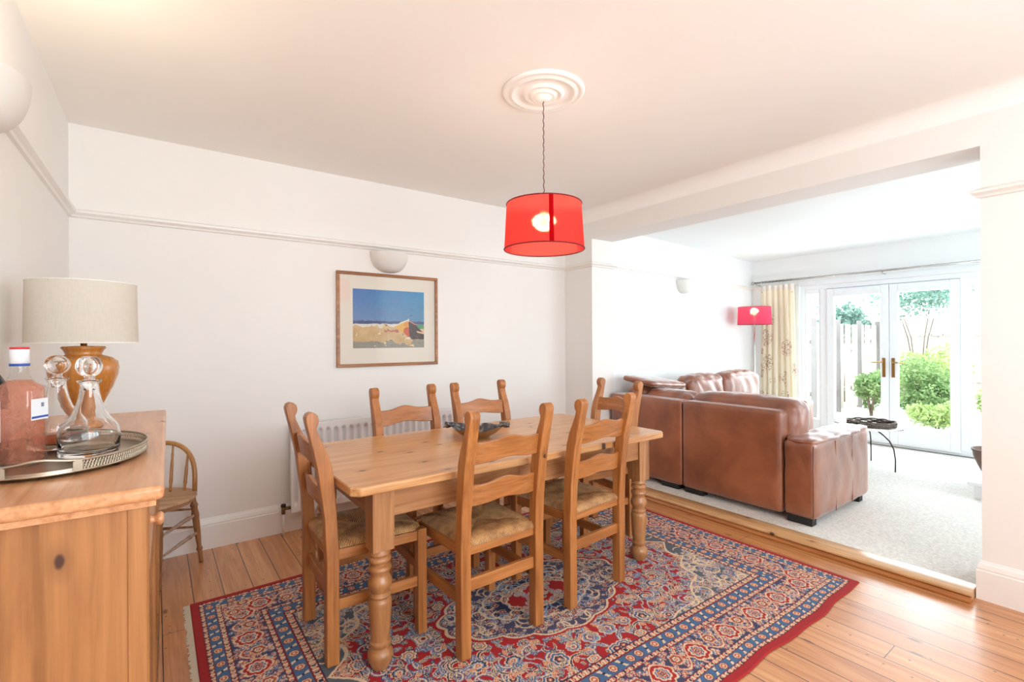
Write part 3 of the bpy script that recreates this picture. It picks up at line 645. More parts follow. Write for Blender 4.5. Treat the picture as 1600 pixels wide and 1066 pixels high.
# ------------------------------------------------------------------ ladder-back chairs (faces +Y, rear posts at -Y)
def make_chair():
    root = empty('dining_chair', (0, 0, 0)); z0 = 0
    pw = .0245; RXp, RYp = .197, -.195; FX, FY = .205, .190
    back = [(-.027, 0), (-.027, .44), (-.034, .60), (-.060, .80), (-.088, .93), (-.101, .985), (-.104, 1.005), (-.098, 1.020), (-.084, 1.028), (-.068, 1.024), (-.056, 1.012), (-.052, .994), (-.055, .978), (-.062, .965), (-.057, .945), (-.040, .905), (-.020, .86), (-.002, .80), (.008, .72), (.016, .60), (.024, .46), (.024, 0)]
    for s in (-1, 1):
        MB().prism([(RYp+p, q) for p, q in back], s*RXp-pw, s*RXp+pw, 'X').obj('rear_post', 'chairZ', root, bevel=.005)
        MB().box(s*FX-.021, s*FX+.021, FY-.021, FY+.021, 0, .468).obj('front_leg', 'chairZ', root, bevel=.003)
    # wavy ladder slats, slightly bowed
    def slat(zc, hgt, yoff, lean):
        n = 22; xs = [-(RXp-pw+.002)+2*(RXp-pw+.002)*i/(n-1) for i in range(n)]; b = MB(); vs = []
        for x in xs:
            t = x/(RXp-pw); top = zc+hgt/2+.022*math.exp(-(t/.42)**2)+.004*abs(t)**3; bot = zc-hgt/2+.016*math.exp(-(t/.5)**2)-.004
            bow = -.020*(1-t*t)
            for (yy, zz) in ((0, bot), (.018, bot), (.018, top), (0, top)): vs.append((x, RYp+yoff+bow+yy+lean*(zz-zc), zz))
        fs = [(i*4+j, i*4+(j+1) % 4, (i+1)*4+(j+1) % 4, (i+1)*4+j) for i in range(n-1) for j in range(4)]+[(0, 1, 2, 3), tuple((n-1)*4+j for j in (3, 2, 1, 0))]
        b.add(vs, fs); return b.obj('ladder_slat', 'chairX', root, bevel=.004)
    slat(.842, .085, -.048, -.18); slat(.662, .082, -.018, -.12)
    for y, zz, hh_ in ((RYp, .4375, .043), (FY, .4375, .043), (RYp, .292, .052), (FY, .292, .040)):
        xx = RXp if y < 0 else FX
        MB().box(-xx+.019, xx-.019, y-.011, y+.011, zz-hh_/2, zz+hh_/2).obj('rail' if zz > .4 else 'stretcher', 'chairX', root, bevel=.003)
    for s in (-1, 1):
        for zz, hh_ in ((.4375, .043), (.235, .045)):
            m = MB(); m.v = []; m.prism([(s*(RXp)-.011, RYp+.02), (s*RXp+.011, RYp+.02), (s*FX+.011, FY-.019), (s*FX-.011, FY-.019)], zz-hh_/2, zz+hh_/2, 'Z'); m.obj('rail' if zz > .4 else 'stretcher', 'chairY', root, bevel=.003)
    # rush seat: a pillow in four woven quarters with a soft roll over the rails
    n = 33; vs = []; fs = []
    def sz(u, v):
        e = max(abs(u), abs(v)); q = abs(abs(u)-abs(v))
        return .472+.017*math.cos(min(e, 1)*PI*.5)*.2-.010*math.exp(-(q/.05)**2)*(.35+.65*e)+.012*math.sqrt(max(0, 1-((e-.72)/.30)**2) if .42 < e <= 1 else 0)-(.014*max(0, (e-.9)/.1)**2)
    for j in range(n):
        for i in range(n):
            u, v = -1+2*i/(n-1), -1+2*j/(n-1); hx = .193+.012*(v+1)/2; y = -.002+v*.205
            x = u*hx
            if v < -.93 and abs(u) > .86: pass
            vs.append((x, y, sz(u, v)))
    for j in range(n-1):
        for i in range(n-1): a = j*n+i; fs.append((a, a+1, a+n+1, a+n))
    ring = [i for i in range(n)]+[j*n+n-1 for j in range(1, n)]+[(n-1)*n+i for i in range(n-2, -1, -1)]+[j*n for j in range(n-2, 0, -1)]
    k0 = len(vs)
    for idx in ring: x, y, z = vs[idx]; vs.append((x*1.012, y*1.012, z-.012))
    k1 = len(vs)
    for idx in ring: x, y, z = vs[idx]; vs.append((x*.99, y*.99, .449))
    R = len(ring)
    for q in range(R):
        q2 = (q+1) % R; fs.append((ring[q], ring[q2], k0+q2, k0+q)); fs.append((k0+q, k0+q2, k1+q2, k1+q))
    fs.append(tuple(k1+q for q in range(R-1, -1, -1)))
    MB().add(vs, fs, True).obj('rush_seat', 'rush', root)
    return root
chair0 = make_chair(); used = [False]
def place(x, y, deg, label):
    c = chair0 if not used[0] else copy_tree(chair0); used[0] = True
    a = math.radians(deg)-PI/2   # deg = direction the sitter faces
    # (x, y) is the centre between the back post tops
    fx, fy = math.cos(math.radians(deg)), math.sin(math.radians(deg))
    c.location = (x+fx*.275, y+fy*.275, .0105); c.rotation_euler = (0, 0, a)
    tag(c, label, 'chair', 'ladder-back chairs around the dining table'); return c
place(.495, 2.215, -1, 'pine ladder-back chair with rush seat at the left end of the table')
place(1.215, 1.655, 91, 'pine ladder-back chair on the near side, left one, nearest the camera')
place(1.835, 1.685, 95, 'pine ladder-back chair on the near side, right one, beside the right turned leg')
place(1.25, 2.845, -86, 'pine ladder-back chair on the far side, in front of the white radiator')
place(1.81, 2.855, -88, 'pine ladder-back chair on the far side, behind the pottery bowl')
place(2.66, 2.33, 172, 'pine ladder-back chair at the right end, next to the leather sofa')

# ------------------------------------------------------------------ pottery bowl on the table
bw = empty('pottery_bowl', (1.475, 2.345, TZ), math.atan2(-.593, .805), 'irregular pottery bowl with frilled ends, mottled dark inside, on the table', 'bowl')
def bowlfn(rscale, zoff, inner):
    prof = [(.0, 0), (.052, 0), (.062, .006), (.10, .030), (.128, .055), (.136, .064)] if not inner else [(.136, .064), (.124, .055), (.094, .032), (.05, .012), (.0, .009)]
    return prof
def bgrid(prof, wave):
    def fn(u, v):
        i = v*(len(prof)-1); k = min(int(i), len(prof)-2); f = i-k; r = prof[k][0]*(1-f)+prof[k+1][0]*f; z = prof[k][1]*(1-f)+prof[k+1][1]*f; a = u*2*PI
        k2 = (r/.136)**4; return (r*math.cos(a)*(1.12+.02*math.sin(5*a)*k2), r*math.sin(a)*(.92+.03*math.cos(7*a)*k2), z+k2*(.005*math.sin(6*a)+.008*math.cos(2*a)))
    return fn
MB().grid(64, 26, bgrid(bowlfn(1, 0, False), 0), cu=True).obj('bowl_body', 'bowlout', bw)
MB().grid(64, 26, bgrid([(.137, .0655), (.122, .058), (.094, .036), (.05, .014), (.001, .011)], 0), cu=True).obj('glazed_inside', 'glaze', bw)
for s in (-1, 1):
    m = MB(); m.grid(16, 10, lambda u, v: (s*(.128+.055*v), (u-.5)*(.13-.05*v)+.006*math.sin(v*9), .071+.012*math.sin(u*PI*3+v*4)*v+.004*math.sin(u*20)), True)
    o = m.obj('frilled_handle', 'glaze', bw); md_ = o.modifiers.new('s', 'SOLIDIFY'); md_.thickness = .007
# ------------------------------------------------------------------ picture on the back wall
yf = YB
pc = empty('framed_picture', (1.487, yf, 1.484), 0, 'wood-framed beach painting with a beached boat on the back wall', 'picture')
hx, hz = .415, .360; fw = .024
def fbar(x0, x1, z0, z1): return MB().box(x0, x1, -.022, 0, z0, z1)
fbar(-hx, hx, hz-fw, hz).obj('frame_rail', 'frame', pc, bevel=.004); fbar(-hx, hx, -hz, -hz+fw).obj('frame_rail', 'frame', pc, bevel=.004)
fbar(-hx, -hx+fw, -hz+fw, hz-fw).obj('frame_stile', 'frame', pc, bevel=.004); fbar(hx-fw, hx, -hz+fw, hz-fw).obj('frame_stile', 'frame', pc, bevel=.004)
MB().box(-hx+fw, hx-fw, -.008, 0, -hz+fw, hz-fw).obj('mount', 'matboard', pc)
def painting():
    W_, H_ = .586, .452; nx, nz = 260, 200; X, Z = np.meshgrid(np.linspace(0, 1, nx), np.linspace(0, 1, nz)); rg = np.random.RandomState(5)
    L = lambda *c: np.array(srgb(*c)[:3])
    def nz_(s, a):   # smooth random field
        k = rg.normal(size=(s, s)); xi = X*(s-1); zi = Z*(s-1); i = np.clip(xi.astype(int), 0, s-2); j = np.clip(zi.astype(int), 0, s-2); f, g = xi-i, zi-j
        return a*((k[j, i]*(1-f)+k[j, i+1]*f)*(1-g)+(k[j+1, i]*(1-f)+k[j+1, i+1]*f)*g)
    n1, n2, n3 = nz_(9, 1), nz_(26, 1), nz_(60, 1)
    t = np.clip((Z-.42)/.58+.04*n1, 0, 1)[..., None]; q = np.clip(X+.1*n1, 0, 1)[..., None]
    C = (L(112, 140, 188)*(1-t)+L(58, 118, 190)*t)*(1-q)+(L(84, 144, 180)*(1-t)+L(34, 146, 198)*t)*q
    C *= (1+.05*n3)[..., None]
    hz_ = .415+.008*n2
    sea = (Z < hz_+.05) & (Z > hz_); C[sea] = L(62, 84, 130)
    sand = Z < hz_; s = np.clip(.5+.3*n1+.15*n2, 0, 1)[..., None]; SC = L(226, 200, 150)*s+L(196, 160, 112)*(1-s)
    C[sand] = SC[sand]; wht = sand & (Z > hz_-.04+.02*n2); C[wht] = L(222, 220, 214)
    shade = sand & (Z < .14+.05*n1-.06*X+.03*n2); C[shade] = L(148, 146, 134); dk = sand & (n2+.6*n3 > 1.5) & (X > .3); C[dk] = L(130, 104, 84)
    C[sand & (n3+n2 < -1.9)] = L(236, 214, 170)
    C[(np.abs(Z-.30+.02*n2) < .02) & (X > .42) & (X < .62)] = L(186, 104, 72)
    def poly(pts):
        pts = np.array(pts); ins = np.zeros(X.shape, bool); j = len(pts)-1
        for i in range(len(pts)):
            xi, zi, xj, zj = *pts[i], *pts[j]; ins ^= ((zi > Z) != (zj > Z)) & (X < (xj-xi)*(Z-zi)/(zj-zi+1e-9)+xi); j = i
        return ins
    C[poly([(.86, .40), (.90, .42), (1, .42), (1, .34), (.88, .33)])] = L(78, 150, 110)
    dk = poly([(.765, .47), (.80, .455), (.88, .405), (.90, .37), (1.0, .25), (1.0, .15), (.80, .15), (.775, .17)]); C[dk] = L(52, 46, 52); C[dk & (n3 > .9)] = L(110, 84, 72)
    C[poly([(.88, .30), (1, .27), (1, .24), (.9, .265)])] = L(226, 190, 150)
    y = poly([(.57, .385), (.65, .44), (.765, .485), (.78, .17), (.70, .25), (.61, .33)]); C[y] = L(226, 176, 72); C[y & (X > .70+.02*n2)] = L(204, 84, 50); C[y & (X > .70+.02*n2) & (Z > .36)] = L(222, 150, 60)
    C[poly([(.57, .385), (.65, .45), (.76, .50), (.765, .475), (.66, .425), (.59, .38)])] = L(230, 218, 196)
    C[poly([(.765, .47), (.80, .47), (.885, .415), (.87, .40), (.80, .445)])] = L(196, 120, 104)
    C[(np.abs(X-.768) < .008) & (Z > .46) & (Z < .515)] = L(232, 228, 214); C[poly([(.78, .575), (.83, .58), (.82, .565), (.79, .562)])] = L(30, 80, 120)
    C[poly([(.72, .175), (.78, .19), (.82, .15), (.75, .145)])] = L(228, 222, 212); C[poly([(.78, .16), (.86, .17), (.84, .14)])] = L(60, 50, 50)
    me = bpy.data.meshes.new('print'); nV = nx*nz; me.vertices.add(nV)
    me.vertices.foreach_set('co', np.stack([-W_/2+X*W_, np.full(X.shape, -.0095), -H_/2+Z*H_], -1).reshape(-1).astype(np.float32))
    i = np.arange(nx-1)[None]+np.arange(nz-1)[:, None]*nx; quads = np.stack([i, i+1, i+1+nx, i+nx], -1).reshape(-1); nf = len(quads)//4
    me.loops.add(nf*4); me.loops.foreach_set('vertex_index', quads.astype(np.int32)); me.polygons.add(nf); me.polygons.foreach_set('loop_start', np.arange(0, nf*4, 4, dtype=np.int32)); me.update(calc_edges=True)
    at = me.color_attributes.new('Col', 'FLOAT_COLOR', 'POINT'); at.data.foreach_set('color', np.concatenate([np.clip(C, 0, 1), np.ones(C.shape[:2]+(1,))], -1).reshape(-1).astype(np.float32))
    me.materials.append(M['print']); o = bpy.data.objects.new('beach_print', me); COL.objects.link(o); o.parent = pc; o.location = (0, 0, .008)
painting()
MB().box(-hx+fw, hx-fw, -.015, -.012, -hz+fw, hz-fw).obj('picture_glass', 'picglass', pc)

# ------------------------------------------------------------------ wall uplighters
def sconce(loc, rz, label, lit=False, w_=.155, hgt=.155):
    o = empty('wall_light', loc, rz, label, 'wall light', 'plaster bowl wall uplighters')
    def fn(u, v, k=1.0, dz=0):
        a = u*PI; r = math.cos(v*PI/2)**.75 if v < 1 else 0; return (-w_*k*math.cos(a)*r, -.115*k*math.sin(a)*r, -hgt*k*math.sin(v*PI/2)+dz)
    m = MB().grid(28, 14, lambda u, v: fn(u, v)); m.grid(28, 14, lambda u, v: fn(u, v, .95, -.001))
    vs = []; fs = []
    for i in range(28): vs += [fn(i/27, 0), fn(i/27, 0, .95, -.001)]
    fs = [(2*i, 2*i+1, 2*i+3, 2*i+2) for i in range(27)]; m.add(vs, fs)
    m.obj('bowl', 'plasterw', o); MB().box(-.05, .05, -.006, 0, -.10, -.02).obj('back_plate', 'plasterw', o)
    if lit:
        l = bpy.data.lights.new('wall_light_bulb', 'POINT'); l.energy = 8; l.color = (1, .84, .60); l.shadow_soft_size = .03
        q = bpy.data.objects.new('wall_light_bulb', l); COL.objects.link(q); q.parent = o; q.location = (0, -.06, .0)
    return o
sconce((1.483, YB, 2.010), 0, 'white plaster half-bowl wall light above the framed picture')
sconce((wl(1.98), 1.98, 2.075), PI/2, 'large white plaster half-bowl wall light at the left edge, on the left wall', True)
ls = lambda x: LY0+(x-XI)*(LY1-LY0)/(XE-XI)
sconce((5.05, ls(5.05), 2.02), math.atan2(LY1-LY0, XE-XI), 'white plaster half-bowl wall light above the sofa in the lounge')

# ------------------------------------------------------------------ ceiling rose and pendant
PX, PY = 1.552, 1.836
cr = empty('ceiling_rose', (PX, PY, H), 0, 'round white plaster ceiling rose with concentric rings', 'ceiling rose')
rp = [(.203, 0), (.203, -.006), (.196, -.013), (.184, -.015), (.176, -.010), (.170, -.011), (.160, -.019), (.150, -.019), (.143, -.010), (.105, -.010), (.100, -.016), (.092, -.024), (.083, -.024), (.078, -.016), (.070, -.016), (.064, -.028), (.054, -.033), (.047, -.027), (.040, -.030), (.030, -.042), (.018, -.046), (.001, -.047)]
MB().lathe(rp, 72).obj('plaster_rings', 'ceil', cr)
pd = empty('pendant_lamp', (PX, PY, H-.046), 0, 'red drum pendant lamp glowing over the dining table', 'pendant lamp')
zb, zt_ = 1.768-H+.046, 1.990-H+.046
cp = []; 
for k in range(90): a = k*.9; r = .0018+(.004*math.sin(k*.35) if k > 76 else 0); cp.append((r*math.cos(a)+(.003*math.sin(k) if k > 80 else 0), r*math.sin(a), -.002+k/89*(zt_+.002)))
MB().tube(cp, .0022, 6).obj('flex', 'cord', pd)
def drum(r0, r1, z0, z1, mat, parent, name, a0=0, a1=2*PI, n=96):
    full = abs(a1-a0-2*PI) < .01
    f = lambda u, v: ((r0+(r1-r0)*v)*math.cos(a0+(a1-a0)*u), (r0+(r1-r0)*v)*math.sin(a0+(a1-a0)*u), z0+(z1-z0)*v)
    return MB().grid(n, 8, f, cu=full).obj(name, mat, parent, fix=False)
sh = drum(.198, .185, zb, zt_, 'redshade', pd, 'lamp_shade')
rimm = plain('dark_red_trim', (120, 16, 24), .7)
MB().tube([(.198*math.cos(a), .198*math.sin(a), zb) for a in [2*PI*k/72 for k in range(73)]], .0034, 6).obj('rim', rimm, sh)
MB().tube([(.185*math.cos(a), .185*math.sin(a), zt_) for a in [2*PI*k/72 for k in range(73)]], .0034, 6).obj('rim', rimm, sh)
dirc = math.atan2(-PY, -PX)   # towards the room's camera side
drum(.1995, .1865, zb+.002, zt_-.002, 'redseam', sh, 'seam', dirc+.12, dirc+.235, 8)
sp_ = MB(); 
for k in range(3): a = 2*PI*k/3+.4; sp_.tube([(.185*math.cos(a), .185*math.sin(a), zt_), (.02*math.cos(a), .02*math.sin(a), zt_-.03)], .0018, 6)
sp_.tube([(.02*math.cos(a), .02*math.sin(a), zt_-.03) for a in [2*PI*k/24 for k in range(25)]], .002, 6); sp_.obj('shade_spider', 'chrome', pd)
MB().lathe([(.001, zt_+.004), (.010, zt_+.002), (.016, zt_-.02), (.016, zt_-.055), (.001, zt_-.056)], 20).obj('bulb_holder', 'white_liner', pd)
zbulb = zt_-.098
MB().lathe([(.012, zbulb+.043), (.014, zbulb+.03), (.028, zbulb+.010), (.031, zbulb-.006), (.024, zbulb-.025), (.001, zbulb-.033)], 20).obj('bulb', 'bulb', pd)
def lamp_light(par, loc, e, col, r=.033):
    l = bpy.data.lights.new('bulb_light', 'POINT'); l.energy = e; l.color = col; l.shadow_soft_size = r
    q = bpy.data.objects.new('bulb_light', l); COL.objects.link(q); q.parent = par; q.location = loc; return q
lamp_light(pd, (0, 0, zbulb), 34, (1, .80, .62))

# ------------------------------------------------------------------ radiator and valve
ra = empty('radiator', (.74, YB, .15), 0, 'white ribbed panel radiator on the back wall behind the chairs', 'radiator')
RW, RH = 1.50, .60; dp = .055
def radfn(u, v):
    x, z = u*RW, v*RH; e = .055
    ph = (x % .0545)/.0545; rib = 0
    if .02 < x < RW-.02:
        d = abs(ph-.5)*.0545; top, bot = RH-.05, .05
        zz = max(0, z-(top-.014), (bot+.014)-z); inside = math.hypot(min(d, .05), zz) if zz > 0 else d
        rib = 1/(1+math.exp((inside-.0135)/.0014))
    return (x, -.100+.034*rib, z)
m = MB().grid(int(RW/.0034), 60, radfn); m.box(0, RW, -.094, -.092, 0, .004)
m.box(0, .004, -.095, -.05, 0, RH).box(RW-.004, RW, -.095, -.05, 0, RH).box(0, RW, -.095, -.05, RH-.004, RH).box(0, RW, -.055, -.05, 0, RH)
m.obj('front_panel', 'rad', ra, fix=False); MB().box(.15, .19, -.05, -.001, .1, .5).obj('bracket', 'rad', ra); MB().box(RW-.19, RW-.15, -.05, -.001, .1, .5).obj('bracket', 'rad', ra)
vl = MB().tube([(.0, -.07, .03), (-.045, -.07, .03)], .011).tube([(-.045, -.07, -.005), (-.045, -.07, .045)], .013).obj('valve', 'oldbrass', ra)
MB().lathe([(.001, .04), (.014, .042), (.017, .05), (.014, .062), (.001, .064)], 14, (-.045, -.07)).obj('valve_cap', 'dark', vl)
MB().tube([(-.045, -.07, -.004), (-.045, -.07, -.1485)], .008).obj('supply_pipe', 'pipe', ra)

# ------------------------------------------------------------------ hoop-back chair beyond the sideboard
hc = empty('hoop_back_chair', (-.022, 3.375, 0), math.radians(-26), 'old elm hoop-back chair with solid seat between sideboard and back wall', 'chair')
def seatfn(u, v):
    a = u*2*PI; r = v; x = math.cos(a)*.222*r*(1.0 if math.sin(a) < 0 else .97); y = math.sin(a)*(.250 if math.sin(a) < 0 else .18)*r
    return (x, y, .452-.010*(1-r*r))
m = MB().grid(48, 12, lambda u, v: seatfn(u, v*.999+.001), cu=True)
ed = [seatfn(i/48, 1) for i in range(48)]
for (k0, s0, dz0, k1, s1, dz1) in ((0, 1, 0, 0, 1.02, -.012), (0, 1.02, -.012, 0, .95, -.038)):
    vs = [(x*s0, y*s0, z+dz0) for x, y, z in ed]+[(x*s1, y*s1, z+dz1) for x, y, z in ed]; m.add(vs, [(i, (i+1) % 48, 48+(i+1) % 48, 48+i) for i in range(48)], True)
m.add([(x*.95, y*.95, z-.038) for x, y, z in ed], [tuple(range(47, -1, -1))]); m.obj('seat', 'oldX', hc)
hp = []
for k in range(25):
    a = PI*k/24; x = .178*math.cos(a); z = .44+.285*(math.sin(a)**.62 if 0 < k < 24 else 0); hp.append((x, .095+.055*math.sin(a), z))
MB().tube(hp, .013, 10).obj('hoop', 'hoop', hc)
def turned(p0, p1, r, name, mat, rings=2):
    p0, p1 = Vector(p0), Vector(p1); n = 26; pts = [p0.lerp(p1, k/(n-1)) for k in range(n)]; rs = []
    for k in range(n):
        t = k/(n-1); q = r*(.62+.38*math.sin(PI*min(1, t*1.3)))
        for c_ in ((.22, .78) if rings == 2 else (.16, .3, .8)):
            q += r*.35*math.exp(-((t-c_)/.022)**2)
        rs.append(q)
    return MB().tube(pts, rs, 12).obj(name, mat, hc)
for x in (-.115, -.04, .04, .115): turned((x, .115, .448), (x*1.05, .148, .44+.285*(math.sin(math.acos(min(.99, abs(x*1.05)/.178)))**.62)-.008), .009, 'spindle', 'hoop')
legp = {}
for sx in (-1, 1):
    for sy in (-1, 1):
        a, b_ = Vector((sx*.150 if sy > 0 else sx*.105, sy*.140-.005, .42)), Vector((sx*.182 if sy > 0 else sx*.120, sy*.170-.005, .001)); legp[sx, sy] = (a, b_); turned(a, b_, .018, 'leg', 'oldZ', 3)
at_ = lambda l, t: l[0].lerp(l[1], t)
for t in (.30, .56):
    for sx in (-1, 1): turned(at_(legp[sx, 1], t), at_(legp[sx, -1], t+.04), .011, 'stretcher', 'oldP')
    turned(at_(legp[-1, 1], t-.08), at_(legp[1, 1], t-.08), .009, 'stretcher', 'oldZ')

# ------------------------------------------------------------------ pine sideboard (local x = away from wall, y = along wall)
SZ = 1.016
sb = empty('sideboard', (.013, 1.25, 0), math.atan(-.0165), 'tall waxed pine sideboard against the left wall', 'sideboard')
SD, SLn = .418, 1.42
MB().box(-SD, 0, 0, SLn, SZ-.030, SZ).obj('worktop', 'sbY', sb, bevel=.010, bseg=3)
MB().prism([(-.028, .01), (-.018, .018), (-.014, .03), (-.014, .05), (-SD+.01, .05), (-SD+.01, .01)], SZ-.042, SZ-.030, 'Z').box(-.05, -.014, .012, SLn-.012, SZ-.042, SZ-.030).obj('moulding', 'sbY', sb)
MB().box(-SD+.01, -.060, .022, .044, .06, SZ-.042).obj('side_panel', 'sbZ', sb); MB().box(-SD+.01, -.06, SLn-.044, SLn-.022, .06, SZ-.042).obj('side_panel', 'sbZ', sb)
for y0, y1 in ((.018, .062), (SLn-.062, SLn-.018), (SLn/2-.03, SLn/2+.03)):
    p = [(-.062, y0), (-.030, y0)]+[(-.030+.004*math.sin(k*PI/2), y0+.004+k*(y1-y0-.008)/12) for k in range(13)]+[(-.030, y1), (-.062, y1)]
    MB().prism(p, .06, SZ-.042, 'Z').obj('pilaster', 'sbZ', sb, bevel=.003)
MB().box(-SD+.01, -.02, .014, SLn-.014, 0, .07).obj('plinth', 'sbY', sb, bevel=.004)
MB().box(-SD+.012, -SD+.02, .044, SLn-.044, .07, SZ-.042).obj('back_panel', 'sbZ', sb)
def knob(par, y, z, x=-.028): MB().grid(20, 9, lambda u, v: (x+[0, .004, .008, .011, .015, .020, .024, .026, .027][int(round(v*8))], y+[.010, .008, .008, .012, .015, .016, .013, .007, .0005][int(round(v*8))]*math.cos(u*2*PI), z+[.010, .008, .008, .012, .015, .016, .013, .007, .0005][int(round(v*8))]*math.sin(u*2*PI)), cu=True).obj('knob', 'sbY', par)
for i in range(2):
    ya, yb = (.066, SLn/2-.034) if i == 0 else (SLn/2+.034, SLn-.066)
    d_ = MB().box(-.054, -.028, ya, yb, SZ-.21, SZ-.05).obj('drawer', 'sbY', sb, bevel=.004)
    knob(d_, ya+.15, SZ-.13); knob(d_, yb-.15, SZ-.13)
    d_ = MB().box(-.054, -.036, ya+.06, yb-.06, .17, SZ-.29).box(-.054, -.028, ya, ya+.06, .08, SZ-.22).box(-.054, -.028, yb-.06, yb, .08, SZ-.22).box(-.054, -.028, ya+.06, yb-.06, .08, .17).box(-.054, -.028, ya+.06, yb-.06, SZ-.29, SZ-.22).obj('cupboard_door', 'sbZ', sb, bevel=.003)
    hy = ya if i == 0 else yb
    for hz_ in (.70, .22): MB().box(-.030, -.0265, hy-.012, hy+.004, hz_, hz_+.065).obj('hinge', 'oldbrass', d_)
ZT = SZ+.0005

# ------------------------------------------------------------------ table lamp
tl = empty('table_lamp', (-.200, 2.22, ZT), 0, 'table lamp with turned wooden urn base and cream drum shade', 'table lamp')
up = [(.001, 0), (.066, 0), (.068, .008), (.060, .018), (.040, .030), (.034, .045), (.040, .062), (.060, .105), (.083, .155), (.096, .195), (.100, .222), (.096, .244), (.080, .258), (.056, .266), (.050, .270), (.056, .284), (.063, .292), (.060, .298), (.02, .300), (.001, .300)]
MB().lathe([(r*.96, z*.965) for r, z in up], 40).obj('urn_base', 'urn', tl)
MB().tube([(0, 0, .285), (0, 0, .42)], .009).obj('stem', 'brass', tl)
s_ = drum(.150, .146, .300, .505, 'shadecream', tl, 'lamp_shade')
MB().tube([(.150*math.cos(a), .150*math.sin(a), .300) for a in [2*PI*k/72 for k in range(73)]], .0018, 6).obj('rim', 'white_liner', s_); MB().tube([(.146*math.cos(a), .146*math.sin(a), .505) for a in [2*PI*k/72 for k in range(73)]], .0018, 6).obj('rim', 'white_liner', s_)
m = MB()
for k in range(3): a = 2*PI*k/3; m.tube([(.146*math.cos(a), .146*math.sin(a), .500), (0, 0, .43)], .0018, 6)
m.obj('shade_spider', 'chrome', tl)
MB().lathe([(.012, .40), (.014, .41), (.028, .43), (.030, .45), (.02, .47), (.001, .478)], 16).obj('bulb', 'white_liner', tl)

# ------------------------------------------------------------------ tray with bottles and decanters
ty_ = empty('serving_tray', (-.205, 1.690, ZT), 0, 'oval tarnished silver gallery tray holding bottles and decanters', 'tray')
ax_, ay_ = .186, .236
def oval(r, z, n=96): return [(ax_*r*math.cos(2*PI*k/n), ay_*r*math.sin(2*PI*k/n), z) for k in range(n)]
m = MB(); n = 96
R_ = [(0.02, .008), (.5, .008), (.93, .008), (.965, .009), (.985, .012)]
m.grid(n, len(R_), lambda u, v: (ax_*R_[int(round(v*4))][0]*math.cos(2*PI*u), ay_*R_[int(round(v*4))][0]*math.sin(2*PI*u), R_[int(round(v*4))][1]), cu=True)
R2 = [(.02, .002), (.9, .002), (.99, .006), (1.0, .010), (.985, .012)]
m.grid(n, 5, lambda u, v: (ax_*R2[int(round(v*4))][0]*math.cos(2*PI*u), ay_*R2[int(round(v*4))][0]*math.sin(2*PI*u), R2[int(round(v*4))][1]), cu=True)
m.obj('tray_base', 'silver', ty_, fix=False)
# pierced gallery: lattice strips plus rim, open at the two handles
def onrim(t, z, r=.99): return (ax_*r*math.cos(t), ay_*r*math.sin(t), z)
ints = [(-PI/2+.30, PI/2-.30), (PI/2+.30, 3*PI/2-.30)]
m = MB()
for a0, a1 in ints:
    N = 75
    for k in range(N):
        t0, t1 = a0+(a1-a0)*k/N, a0+(a1-a0)*(k+1)/N; m.tube([onrim(t0, .011), onrim(t1, .031)], .0011, 4, False); m.tube([onrim(t0, .031), onrim(t1, .011)], .0011, 4, False)
    m.tube([onrim(a0+(a1-a0)*k/60, .021) for k in range(61)], .0013, 5)
m.obj('pierced_gallery', 'silver', ty_)
m = MB(); rim = []
for k in range(145):
    t = 2*PI*k/144; dd = min(abs((t-PI/2+PI) % (2*PI)-PI), abs((t+PI/2+PI) % (2*PI)-PI)); rim.append(onrim(t, .033+.010*math.exp(-(dd/.22)**2), 1.0))
m.tube(rim, .0032, 7); m.obj('rim', 'silver', ty_)
for s in (-1, 1):
    m = MB()
    for e in (-1, 1): m.box(-.008+e*.062, .008+e*.062, s*ay_*.955-.002, s*ay_*.955+.002, .010, .036)
    m.grid(20, 3, lambda u, v: onrim(s*PI/2+(u-.5)*.6, .011+.006*v, .992), True); m.obj('handle', 'silver', ty_)
ZR = ZT+.0085
